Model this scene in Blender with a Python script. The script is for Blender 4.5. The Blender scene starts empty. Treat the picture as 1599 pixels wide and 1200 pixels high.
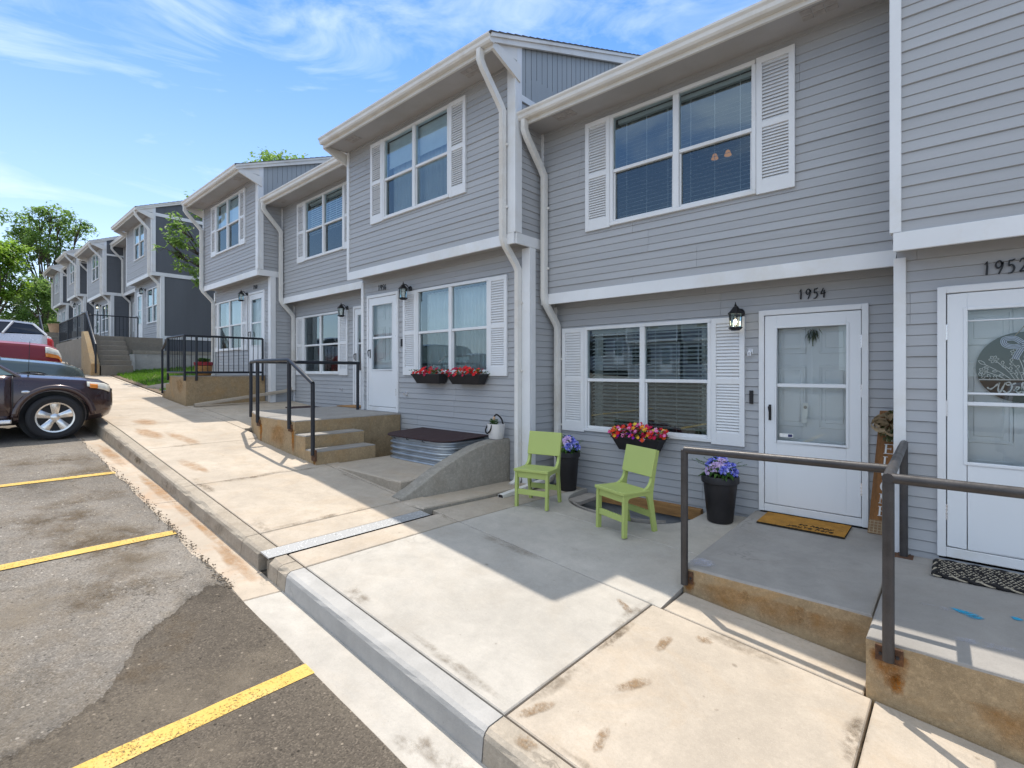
import bpy, math, random
from mathutils import Vector, Matrix
R = math.radians
rnd = random.Random(7)
SC = bpy.context.scene
COL = SC.collection

# ------------------------------------------------------------------ materials
def new_mat(name):
    m = bpy.data.materials.new(name); m.use_nodes = True
    nt = m.node_tree; nt.nodes.clear()
    out = nt.nodes.new('ShaderNodeOutputMaterial')
    return m, nt, out

class NT:
    """small helper round a node tree"""
    def __init__(s, nt): s.nt = nt
    def n(s, t, **k):
        nd = s.nt.nodes.new(t)
        for a, v in k.items():
            if a[0] == '_': setattr(nd, a[1:], v)
            else: nd.inputs[a.replace('__', ' ')].default_value = v
        return nd
    def l(s, a, b): s.nt.links.new(a, b)
    def coord(s, kind='Object', scale=(1, 1, 1)):
        tc = s.n('ShaderNodeTexCoord') if kind != 'Position' else s.n('ShaderNodeNewGeometry')
        mp = s.n('ShaderNodeMapping'); mp.inputs['Scale'].default_value = scale
        s.l(tc.outputs[kind], mp.inputs['Vector']); return mp.outputs[0]
    def noise(s, vec, scale, detail=4, rough=.55, dist=0):
        nd = s.n('ShaderNodeTexNoise', Scale=scale, Detail=detail, Roughness=rough, Distortion=dist)
        s.l(vec, nd.inputs['Vector']); return nd.outputs['Fac']
    def ramp(s, fac, stops):
        nd = s.n('ShaderNodeValToRGB'); e = nd.color_ramp.elements
        while len(e) < len(stops): e.new(.5)
        for el, (p, c) in zip(e, stops):
            el.position = p; el.color = (c, c, c, 1) if not hasattr(c, '__len__') else (*c[:3], 1)
        s.l(fac, nd.inputs['Fac']); return nd.outputs['Color']
    def mix(s, fac, a, b, mode='MIX'):
        nd = s.n('ShaderNodeMix', _data_type='RGBA', _blend_type=mode)
        for sock, v in ((nd.inputs[0], fac), (nd.inputs[6], a), (nd.inputs[7], b)):
            if hasattr(v, 'is_output'): s.l(v, sock)
            elif hasattr(v, '__len__'): sock.default_value = (*v[:3], 1)
            else: sock.default_value = v
        return nd.outputs[2]
    def math(s, op, a, b=0, clamp=False):
        nd = s.n('ShaderNodeMath', _operation=op, _use_clamp=clamp)
        for i, v in enumerate((a, b)):
            if hasattr(v, 'is_output'): s.l(v, nd.inputs[i])
            else: nd.inputs[i].default_value = v
        return nd.outputs[0]
    def bump(s, h, strength=.3, dist=.01):
        nd = s.n('ShaderNodeBump', Strength=strength, Distance=dist)
        s.l(h, nd.inputs['Height']); return nd.outputs[0]
    def bsdf(s, out, col, rough=.6, metal=0, spec=.5, normal=None, **k):
        nd = s.n('ShaderNodeBsdfPrincipled', Metallic=metal)
        nd.inputs['Specular IOR Level'].default_value = spec
        for nm, v in (('Base Color', col), ('Roughness', rough)):
            if hasattr(v, 'is_output'): s.l(v, nd.inputs[nm])
            elif hasattr(v, '__len__'): nd.inputs[nm].default_value = (*v[:3], 1)
            else: nd.inputs[nm].default_value = v
        if normal: s.l(normal, nd.inputs['Normal'])
        for a, v in k.items(): nd.inputs[a.replace('__', ' ')].default_value = v
        if out: s.l(nd.outputs[0], out.inputs[0])
        return nd

def sc(c, f): return tuple(min(1, x * f) for x in c)

def pmat(name, col, rough=.55, var=.12, scale=2.5, bump=.0, bscale=60, metal=0, spec=.4, stretch=(1, 1, 1), dirt=None, coat=0, isl=0):
    m, nt, out = new_mat(name); t = NT(nt)
    v = t.coord('Object', stretch)
    n1 = t.noise(v, scale, 5); n2 = t.noise(v, scale * 14, 3)
    c = t.mix(t.ramp(n1, [(.3, 0), (.7, 1)]), sc(col, 1 - var), sc(col, 1 + var))
    c = t.mix(t.math('MULTIPLY', t.ramp(n2, [(.45, 0), (.75, 1)]), min(1, var * 2)), c, sc(col, 1 - var * 1.6))
    if dirt:
        n3 = t.noise(v, scale * .6, 8, .7)
        c = t.mix(t.math('MULTIPLY', t.ramp(n3, [(.52, 0), (.75, 1)]), .6), c, dirt)
    if isl: gi = t.n('ShaderNodeNewGeometry'); c = t.mix(t.math('MULTIPLY', gi.outputs['Random Per Island'], isl), c, sc(col, .5))
    nm = t.bump(t.noise(v, bscale, 4), bump, .01) if bump else None
    rr = t.ramp(n1, [(.3, max(.05, rough - .08)), (.7, min(1, rough + .08))])
    b = t.bsdf(out, c, rr, metal, spec, nm)
    if coat: b.inputs['Coat Weight'].default_value = coat; b.inputs['Coat Roughness'].default_value = .06
    return m

def concrete(name, col, stain=(.38, .24, .12), amount=.5, dark=.5, seed=0, agg=.3, brush=0, mottle=0):
    """poured concrete: broad blotches, pits, aggregate speckle, brown stains"""
    m, nt, out = new_mat(name); t = NT(nt)
    v = t.coord('Position'); ad = t.n('ShaderNodeVectorMath', _operation='ADD'); ad.inputs[1].default_value = (seed * 7.3, seed * 3.1, seed)
    t.l(v, ad.inputs[0]); v = ad.outputs[0]
    big = t.noise(v, .9, 6, .6, .4); mid = t.noise(v, 5.5, 6, .65, .3); fine = t.noise(v, 70, 4, .7); grit = t.noise(v, 260, 2, .6)
    c = t.mix(t.ramp(big, [(.3, 0), (.7, 1)]), sc(col, .78), sc(col, 1.12))
    c = t.mix(t.math('MULTIPLY', t.ramp(mid, [(.40, 0), (.70, 1)]), .5), c, sc(col, .66))
    isl = t.n('ShaderNodeNewGeometry'); c = t.mix(t.math('MULTIPLY', isl.outputs['Random Per Island'], .16), c, sc(col, .45))
    if mottle: c = t.mix(t.math('MULTIPLY', t.ramp(t.noise(v, 15, 5, .7), [(.35, 0), (.68, 1)]), mottle), c, sc(col, .5)); c = t.mix(t.math('MULTIPLY', t.ramp(t.noise(v, 34, 4, .7), [(.5, 0), (.7, 1)]), mottle * .7), c, sc(col, 1.45))
    c = t.mix(t.math('MULTIPLY', t.ramp(t.noise(v, 1.7, 7, .7, .8), [(.5, 0), (.78, 1)]), amount), c, stain)
    c = t.mix(t.math('MULTIPLY', t.ramp(fine, [(.5, 0), (.75, 1)]), agg), c, sc(col, .55))
    c = t.mix(t.math('MULTIPLY', t.ramp(grit, [(.55, 0), (.75, 1)]), agg), c, sc(col, 1.3))
    pit = t.n('ShaderNodeTexVoronoi', Scale=26.0); t.l(v, pit.inputs['Vector'])
    pm = t.math('MULTIPLY', t.ramp(pit.outputs['Distance'], [(.03, 1), (.11, 0)]), t.ramp(t.noise(v, 3, 3), [(.52, 0), (.62, 1)]))
    c = t.mix(t.math('MULTIPLY', pm, dark), c, sc(col, .25))
    hair = t.n('ShaderNodeTexVoronoi', _feature='DISTANCE_TO_EDGE', Scale=.55)
    wv = t.n('ShaderNodeVectorMath', _operation='ADD'); t.l(v, wv.inputs[0])
    nz = t.n('ShaderNodeTexNoise', Scale=2.2, Detail=6.0); t.l(v, nz.inputs['Vector']); t.l(nz.outputs['Color'], wv.inputs[1]); t.l(wv.outputs[0], hair.inputs['Vector'])
    hm = t.math('MULTIPLY', t.ramp(hair.outputs['Distance'], [(.0, 1), (.006, 0)]), t.ramp(big, [(.5, 0), (.6, 1)]))
    c = t.mix(t.math('MULTIPLY', hm, dark * .7), c, sc(col, .35))
    hgt = t.math('ADD', t.math('MULTIPLY', fine, .6), t.math('MULTIPLY', grit, .4))
    if brush:
        vb = t.coord('Position', (1.2, 90, 1)); hgt = t.math('ADD', hgt, t.math('MULTIPLY', t.noise(vb, 2, 2), brush))
    t.bsdf(out, c, .9, 0, .25, t.bump(hgt, .6, .006))
    return m

def asphalt(name, col, light, patchy=.6, seed=0, warm=(.22, .175, .125), crack=.8):
    m, nt, out = new_mat(name); t = NT(nt)
    v = t.coord('Position')
    st = t.n('ShaderNodeTexVoronoi', Scale=120.0); t.l(v, st.inputs['Vector'])
    st2 = t.n('ShaderNodeTexVoronoi', Scale=38.0); t.l(v, st2.inputs['Vector'])
    big = t.noise(t.coord('Position', (.5, 1.0, 1)), .9 + seed, 7, .62, .5); mid = t.noise(v, 7, 6, .7, .4); fine = t.noise(v, 240, 3, .7)
    c = t.mix(t.ramp(big, [(.34, 0), (.66, 1)]), col, light)
    c = t.mix(t.math('MULTIPLY', t.ramp(mid, [(.45, 0), (.7, 1)]), patchy), c, warm)
    c = t.mix(t.math('MULTIPLY', t.ramp(t.noise(v, 2.6, 8, .75, .6), [(.56, 0), (.7, 1)]), .55), c, sc(col, .55))
    sx = t.n('ShaderNodeSeparateColor'); t.l(st.outputs['Color'], sx.inputs[0])
    c = t.mix(t.math('MULTIPLY', t.ramp(sx.outputs[0], [(.55, 0), (1, 1)]), .34), c, sc(light, 1.9))
    c = t.mix(t.math('MULTIPLY', t.ramp(sx.outputs[1], [(.5, 0), (1, 1)]), .5), c, sc(col, .4))
    sy = t.n('ShaderNodeSeparateColor'); t.l(st2.outputs['Color'], sy.inputs[0])
    c = t.mix(t.math('MULTIPLY', t.ramp(sy.outputs[0], [(.9, 0), (.97, 1)]), t.ramp(st2.outputs['Distance'], [(.2, .7), (.32, 0)])), c, sc(light, 2.6))
    c = t.mix(t.math('MULTIPLY', t.ramp(sy.outputs[1], [(.88, 0), (.95, 1)]), t.ramp(st2.outputs['Distance'], [(.2, .8), (.34, 0)])), c, sc(col, .25))
    crk = t.n('ShaderNodeTexVoronoi', _feature='DISTANCE_TO_EDGE', Scale=.8)
    wv = t.n('ShaderNodeVectorMath', _operation='ADD'); t.l(v, wv.inputs[0])
    nz = t.n('ShaderNodeTexNoise', Scale=3.0, Detail=8.0, Roughness=.7); t.l(v, nz.inputs['Vector']); t.l(nz.outputs['Color'], wv.inputs[1]); t.l(wv.outputs[0], crk.inputs['Vector'])
    cm = t.math('MULTIPLY', t.ramp(crk.outputs['Distance'], [(.0, 1), (.012, 0)]), t.ramp(big, [(.45, 0), (.6, 1)]))
    c = t.mix(t.math('MULTIPLY', cm, crack), c, sc(col, .2))
    h = t.math('ADD', t.math('MULTIPLY', st.outputs['Distance'], -1), t.math('MULTIPLY', fine, .4))
    t.bsdf(out, c, .92, 0, .2, t.bump(h, .7, .006))
    return m

def glass_mat(name, tint=(.82, .9, .9), ior=1.55, rough=.0, add=.03):
    m, nt, out = new_mat(name); t = NT(nt)
    tr = t.n('ShaderNodeBsdfTransparent', Color=(*tint, 1)); gl = t.n('ShaderNodeBsdfGlossy', Roughness=rough, Color=(.80, .95, 1, 1))
    fr = t.n('ShaderNodeFresnel', IOR=ior)
    v = t.coord('Object'); t.l(t.bump(t.noise(v, 1.6, 1), .03, .02), gl.inputs['Normal'])
    mx = t.n('ShaderNodeMixShader'); t.l(t.math('ADD', fr.outputs[0], add, True), mx.inputs[0])
    t.l(tr.outputs[0], mx.inputs[1]); t.l(gl.outputs[0], mx.inputs[2]); t.l(mx.outputs[0], out.inputs[0])
    return m

def screen_mat(name, col=(.02, .022, .025), op=.22):
    m, nt, out = new_mat(name); t = NT(nt)
    tr = t.n('ShaderNodeBsdfTransparent'); d = t.n('ShaderNodeBsdfDiffuse', Color=(*col, 1))
    mx = t.n('ShaderNodeMixShader', Fac=op); t.l(tr.outputs[0], mx.inputs[1]); t.l(d.outputs[0], mx.inputs[2]); t.l(mx.outputs[0], out.inputs[0])
    return m

def decal_mat(name, col, op=.8, scale=40, lo=.4, hi=.6):
    m, nt, out = new_mat(name); t = NT(nt)
    v = t.coord('Position')
    tr = t.n('ShaderNodeBsdfTransparent'); d = t.n('ShaderNodeBsdfDiffuse')
    t.l(t.mix(t.noise(v, scale * .5, 4), sc(col, .6), sc(col, 1.3)), d.inputs['Color'])
    at = t.n('ShaderNodeAttribute', _attribute_name='edge')
    nn = t.math('ADD', t.math('MULTIPLY', t.noise(v, scale, 6, .8), .55), t.math('MULTIPLY', t.noise(v, scale * .22, 4, .6), .45))
    f = t.math('MULTIPLY', t.math('MULTIPLY', t.ramp(nn, [(lo, 0), (hi, 1)]), t.ramp(at.outputs['Fac'], [(0, 0), (.75, 1)])), op)
    mx = t.n('ShaderNodeMixShader'); t.l(f, mx.inputs[0]); t.l(tr.outputs[0], mx.inputs[1]); t.l(d.outputs[0], mx.inputs[2]); t.l(mx.outputs[0], out.inputs[0])
    return m

def leaf_mat(name, a, b, trans=.35):
    m, nt, out = new_mat(name); t = NT(nt)
    g = t.n('ShaderNodeNewGeometry')
    c = t.mix(g.outputs['Random Per Island'], a, b)
    d = t.bsdf(None, c, .5, 0, .4); tl = t.n('ShaderNodeBsdfTranslucent'); t.l(t.mix(.5, c, sc(b, 1.5)), tl.inputs['Color'])
    mx = t.n('ShaderNodeMixShader', Fac=trans); t.l(d.outputs[0], mx.inputs[1]); t.l(tl.outputs[0], mx.inputs[2]); t.l(mx.outputs[0], out.inputs[0])
    return m

def petal_mat(name, cols):
    m, nt, out = new_mat(name); t = NT(nt)
    g = t.n('ShaderNodeNewGeometry'); n = len(cols)
    nd = t.n('ShaderNodeValToRGB'); nd.color_ramp.interpolation = 'CONSTANT'; e = nd.color_ramp.elements
    while len(e) < n: e.new(.5)
    for i, c in enumerate(cols): e[i].position = i / n; e[i].color = (*c, 1)
    t.l(g.outputs['Random Per Island'], nd.inputs['Fac'])
    t.bsdf(out, nd.outputs[0], .6, 0, .2)
    return m

MT = {}
MT['siding'] = pmat('siding_paint', (.405, .412, .424), .6, .06, 1.6, .10, 40, stretch=(.35, .35, 3), isl=.13, dirt=(.33, .325, .32))
MT['siding_dark'] = pmat('dark_siding_paint', (.112, .120, .134), .6, .09, 1.2, .1, 40, stretch=(2, 2, .3))
MT['board'] = pmat('vertical_board_paint', (.36, .385, .40), .6, .06, 1.6, .1, 40, stretch=(3, 3, .3))
MT['white'] = pmat('white_trim_paint', (.74, .745, .75), .45, .045, 2.2, .04, 60, dirt=(.62, .58, .50))
MT['white_clean'] = pmat('white_door_paint', (.75, .765, .78), .4, .02, 1.5)
MT['gutter'] = pmat('gutter_enamel', (.74, .72, .68), .4, .05, 2.5, dirt=(.5, .42, .32))
MT['soffit'] = pmat('soffit_paint', (.42, .41, .41), .65, .07, 1.2, dirt=(.36, .33, .30))
MT['vent'] = pmat('vent_metal', (.40, .37, .35), .6, .2, 18)
MT['shingle'] = pmat('roof_shingle', (.10, .095, .09), .9, .35, 6, .4, 30)
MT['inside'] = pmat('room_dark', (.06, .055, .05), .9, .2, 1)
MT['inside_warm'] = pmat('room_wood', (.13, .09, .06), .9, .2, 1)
MT['slat'] = pmat('blind_slat', (.78, .77, .74), .5, .05, 3)
MT['curtain'] = pmat('sheer_curtain', (.86, .87, .88), .8, .06, 4)
MT['glass'] = glass_mat('window_glass', (.80, .88, .88), 1.6, 0, .13)
MT['door_glass'] = glass_mat('door_glass', (.95, .97, .96), 1.5, 0, .025)
MT['screen'] = screen_mat('insect_screen')
MT['black_metal'] = pmat('black_metal', (.015, .015, .017), .4, .2, 12, .1, 80)
MT['rail'] = pmat('rail_bronze', (.060, .054, .052), .42, .25, 9, .15, 60, metal=.2, spec=.4, dirt=(.055, .055, .065))
MT['rail_black'] = pmat('rail_black', (.016, .019, .026), .38, .2, 9, .1, 60)
MT['rust'] = pmat('rust', (.16, .06, .022), .9, .4, 20, .5, 80)
MT['rust_plate'] = pmat('rusty_plate', (.11, .055, .03), .9, .45, 30, .5, 90, dirt=(.30, .12, .03))
MT['walk'] = concrete('walk_concrete', (.52, .442, .352), (.42, .28, .15), .35, .55, 0, .34, .3, .14)
MT['walk_new'] = concrete('new_concrete', (.52, .478, .418), (.44, .35, .25), .22, .45, 1, .26, .5, .10)
MT['joint'] = pmat('joint_dirt', (.06, .05, .04), .95, .3, 10)
MT['gutter_pan'] = concrete('gutter_concrete', (.50, .42, .33), (.44, .22, .09), .55, .6, 2, .25)
MT['kerb'] = concrete('kerb_concrete', (.44, .375, .295), (.22, .17, .12), .55, .95, 3, .5, 0, .4)
MT['kerb_new'] = concrete('new_kerb_concrete', (.45, .43, .40), (.4, .35, .3), .15, .4, 4, .2)
MT['porch_top'] = concrete('porch_top_concrete', (.36, .335, .305), (.28, .24, .2), .35, .6, 5, .25, .25)
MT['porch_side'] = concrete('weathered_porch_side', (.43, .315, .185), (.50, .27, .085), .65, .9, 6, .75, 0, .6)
MT['wall_conc'] = concrete('retaining_concrete', (.37, .335, .28), (.20, .15, .1), .6, .9, 7, .6, 0, .55)
MT['wall_pale'] = concrete('pale_retaining_concrete', (.46, .44, .41), (.3, .27, .22), .4, .8, 8, .3)
MT['stair'] = concrete('grey_stair_concrete', (.29, .255, .21), (.2, .15, .1), .5, .7, 9, .4, 0, .4)
MT['asphalt'] = asphalt('old_asphalt', (.158, .140, .119), (.255, .228, .194), .5)
MT['patch'] = asphalt('asphalt_patch', (.098, .081, .063), (.142, .118, .090), .35, .4, (.10, .082, .062), .0)
MT['paint'] = None
def paint_mat():
    m, nt, out = new_mat('yellow_road_paint'); t = NT(nt); v = t.coord('Position')
    c = t.mix(t.noise(v, 5, 6, .7), (.58, .36, .08), (.68, .46, .14))
    c = t.mix(t.math('MULTIPLY', t.ramp(t.noise(v, 9, 8, .75), [(.5, 0), (.62, 1)]), .35), c, (.60, .46, .2))
    wear = t.ramp(t.math('ADD', t.noise(v, 75, 6, .8), t.math('MULTIPLY', t.noise(v, 4, 5, .7), .35)), [(.70, 0), (.80, 1)])
    tr = t.n('ShaderNodeBsdfTransparent'); b = t.bsdf(None, c, .8, 0, .2)
    mx = t.n('ShaderNodeMixShader'); t.l(wear, mx.inputs[0]); t.l(b.outputs[0], mx.inputs[1]); t.l(tr.outputs[0], mx.inputs[2]); t.l(mx.outputs[0], out.inputs[0])
    return m
MT['paint'] = paint_mat()
MT['earth'] = pmat('earth', (.17, .125, .085), .95, .35, 3, .4, 30)
MT['chair'] = pmat('green_plastic', (.42, .49, .15), .5, .03, 2, .03, 120, spec=.35)
MT['pot'] = pmat('black_plastic', (.022, .020, .022), .5, .25, 6, .05, 60)
MT['soil'] = pmat('soil', (.05, .035, .025), .95, .3, 20, .5, 40)
MT['leaf'] = leaf_mat('pot_leaf', (.03, .08, .02), (.10, .2, .04))
MT['rose_blue'] = petal_mat('blue_rose_petal', [(.18, .2, .75), (.26, .28, .85), (.36, .38, .92), (.14, .15, .65), (.48, .48, .92)])
MT['rose_pale'] = petal_mat('pale_rose_petal', [(.66, .48, .78), (.58, .52, .86), (.74, .56, .78)])
MT['mix_flower'] = petal_mat('mixed_petals', [(.62, .015, .02), (.70, .10, .30), (.75, .38, .03), (.28, .02, .36), (.72, .20, .42), (.62, .07, .015), (.78, .45, .58), (.5, .01, .06), (.72, .52, .06), (.55, .01, .02), (.6, .03, .03)])
MT['red_flower'] = petal_mat('red_petals', [(.50, .008, .012), (.62, .02, .02), (.40, .01, .05), (.66, .035, .02)])
MT['galv'] = pmat('galvanised_steel', (.46, .49, .51), .38, .14, 5, .05, 60, metal=.8, dirt=(.35, .36, .37))
MT['cover'] = pmat('well_cover_mesh', (.045, .022, .022), .8, .2, 8, .3, 90)
MT['wood'] = pmat('stained_wood', (.25, .105, .028), .55, .4, 1.6, .1, 40, stretch=(14, 14, 1.2))
MT['wood_grey'] = pmat('grey_timber', (.36, .32, .28), .8, .2, 3, .2, 30, stretch=(1, 8, 8))
MT['wood_rust'] = pmat('weathered_timber', (.36, .19, .07), .85, .3, 4, .2, 30, stretch=(1, 8, 8))
MT['letter'] = pmat('white_letter', (.8, .79, .76), .6, .03, 4)
MT['burlap'] = pmat('burlap', (.42, .32, .2), .9, .25, 20, .3, 60)
MT['plaid'] = pmat('plaid_band', (.28, .17, .09), .9, .2, 12)
MT['moss'] = leaf_mat('moss_leaf', (.04, .06, .02), (.13, .14, .05))
MT['coir'] = pmat('coir', (.42, .20, .03), .95, .25, 8, .6, 160)
MT['ink'] = pmat('black_ink', (.03, .022, .012), .9, .2, 10)
MT['rope_a'] = pmat('black_rope', (.018, .016, .016), .9, .3, 40, .3, 120)
MT['rope_b'] = pmat('beige_rope', (.42, .36, .27), .9, .2, 40, .3, 120)
MT['sign_green'] = pmat('dark_green_paint', (.03, .045, .042), .6, .1, 5)
MT['sign_brown'] = pmat('sign_wood', (.075, .038, .02), .6, .3, 3, stretch=(1, 8, 8))
MT['ribbon'] = pmat('striped_ribbon', (.62, .66, .78), .7, .08, 5)
MT['navy'] = pmat('navy_stripe', (.03, .035, .12), .7, .1, 5)
MT['cream'] = pmat('cream_plastic', (.68, .65, .62), .5, .04, 3)
MT['green_toy'] = pmat('leafy_ornament', (.1, .28, .05), .7, .3, 20)
MT['tan'] = pmat('tan_clay', (.55, .36, .22), .7, .1, 10)
MT['plate'] = None
def plate_mat():
    m, nt, out = new_mat('diamond_plate'); t = NT(nt); v = t.coord('Position', (1, 1, 1))
    ck = t.n('ShaderNodeTexVoronoi', Scale=38.0); t.l(t.coord('Position', (1, 1, 0)), ck.inputs['Vector'])
    h = t.ramp(ck.outputs['Distance'], [(.25, 1), (.42, 0)])
    c = t.mix(t.noise(v, 6, 5), (.44, .44, .43), (.56, .55, .53))
    c = t.mix(t.math('MULTIPLY', t.ramp(h, [(0, 1), (1, 0)]), .45), c, (.17, .17, .175))
    t.bsdf(out, c, .55, .15, .5, t.bump(h, .8, .004)); return m
MT['plate'] = plate_mat()
MT['badge'] = pmat('badge_silver', (.7, .7, .72), .25, .05, 5, metal=.8)
MT['chrome'] = pmat('alloy', (.72, .70, .68), .22, .06, 5, metal=.9)
MT['tyre'] = pmat('tyre_rubber', (.022, .022, .024), .75, .15, 20, .2, 90)
MT['lamp_clear'] = pmat('headlight_lens', (.72, .70, .62), .12, .1, 12, spec=.8)
MT['amber'] = pmat('amber_lens', (.75, .24, .03), .15, .08, 12, spec=.8)
MT['tail'] = pmat('tail_lens', (.5, .03, .03), .15, .08, 12, spec=.8)
MT['car_glass'] = pmat('car_glass', (.22, .30, .27), .05, .1, 3, spec=1)
MT['dark_glass'] = pmat('tinted_glass', (.02, .025, .035), .06, .1, 3, spec=.6)
MT['trim_black'] = pmat('black_trim', (.02, .02, .022), .5, .1, 8)
def paintcar(name, c, coat=.9): return pmat(name, c, .28 if coat > .5 else .45, .03, 2, metal=.35 if coat > .5 else 0, spec=.5, coat=coat)
MT['car_plum'] = paintcar('plum_black_paint', (.045, .022, .023))
MT['car_green'] = paintcar('grey_green_paint', (.10, .125, .115))
MT['car_red'] = paintcar('red_paint', (.21, .006, .012), .35)
MT['car_white'] = paintcar('white_paint', (.72, .72, .72))
MT['bark'] = pmat('bark', (.10, .075, .055), .9, .3, 3, .6, 14, stretch=(4, 4, .6))
MT['tree_a'] = leaf_mat('elm_leaf', (.075, .14, .03), (.21, .33, .08), .5)
MT['tree_b'] = leaf_mat('bright_leaf', (.08, .16, .02), (.26, .40, .05), .5)
MT['tree_c'] = leaf_mat('dark_leaf', (.03, .065, .02), (.09, .16, .04), .35)
MT['grass'] = leaf_mat('grass_blade', (.06, .16, .015), (.16, .32, .03), .4)
MT['stone'] = pmat('field_stone', (.42, .37, .32), .85, .3, 3, .3, 20)
MT['barrel'] = pmat('barrel_glaze', (.42, .20, .06), .5, .3, 5)
MT['barrel_rim'] = pmat('barrel_rim', (.30, .02, .03), .45, .15, 5)
MT['print'] = decal_mat('footprint_stain', (.30, .20, .115), .7, 75, .42, .56)
MT['stain'] = decal_mat('rust_streak', (.40, .19, .05), .55, 14, .36, .66)
MT['stain_run'] = decal_mat('rust_run', (.36, .14, .025), .9, 22, .34, .56)
MT['stain_dark'] = decal_mat('dark_stain', (.17, .125, .08), .42, 30, .42, .62)
MT['oil'] = decal_mat('oil_stain', (.06, .053, .046), .26, 16, .40, .66)
MT['dust'] = decal_mat('dust', (.30, .25, .19), .42, 7, .40, .66)
MT['chalk'] = decal_mat('blue_chalk', (.03, .36, .58), .9, 30, .32, .55)
MT['chalk_pale'] = decal_mat('pale_chalk', (.55, .55, .62), .6, 30, .42, .6)
MT['gravel'] = pmat('edge_gravel', (.15, .115, .08), .95, .4, 30, .4, 60)
def emit_mat(name, col, s):
    m, nt, out = new_mat(name); t = NT(nt); e = t.n('ShaderNodeEmission', Color=(*col, 1), Strength=s); t.l(e.outputs[0], out.inputs[0]); return m
MT['bulb'] = emit_mat('lit_bulb', (1, .85, .6), 4)
MT['bulb_warm'] = emit_mat('fan_bulb', (1, .42, .07), .3)
MT['frost'] = glass_mat('lantern_glass', (.85, .85, .8), 1.5, .05, .05)

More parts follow.
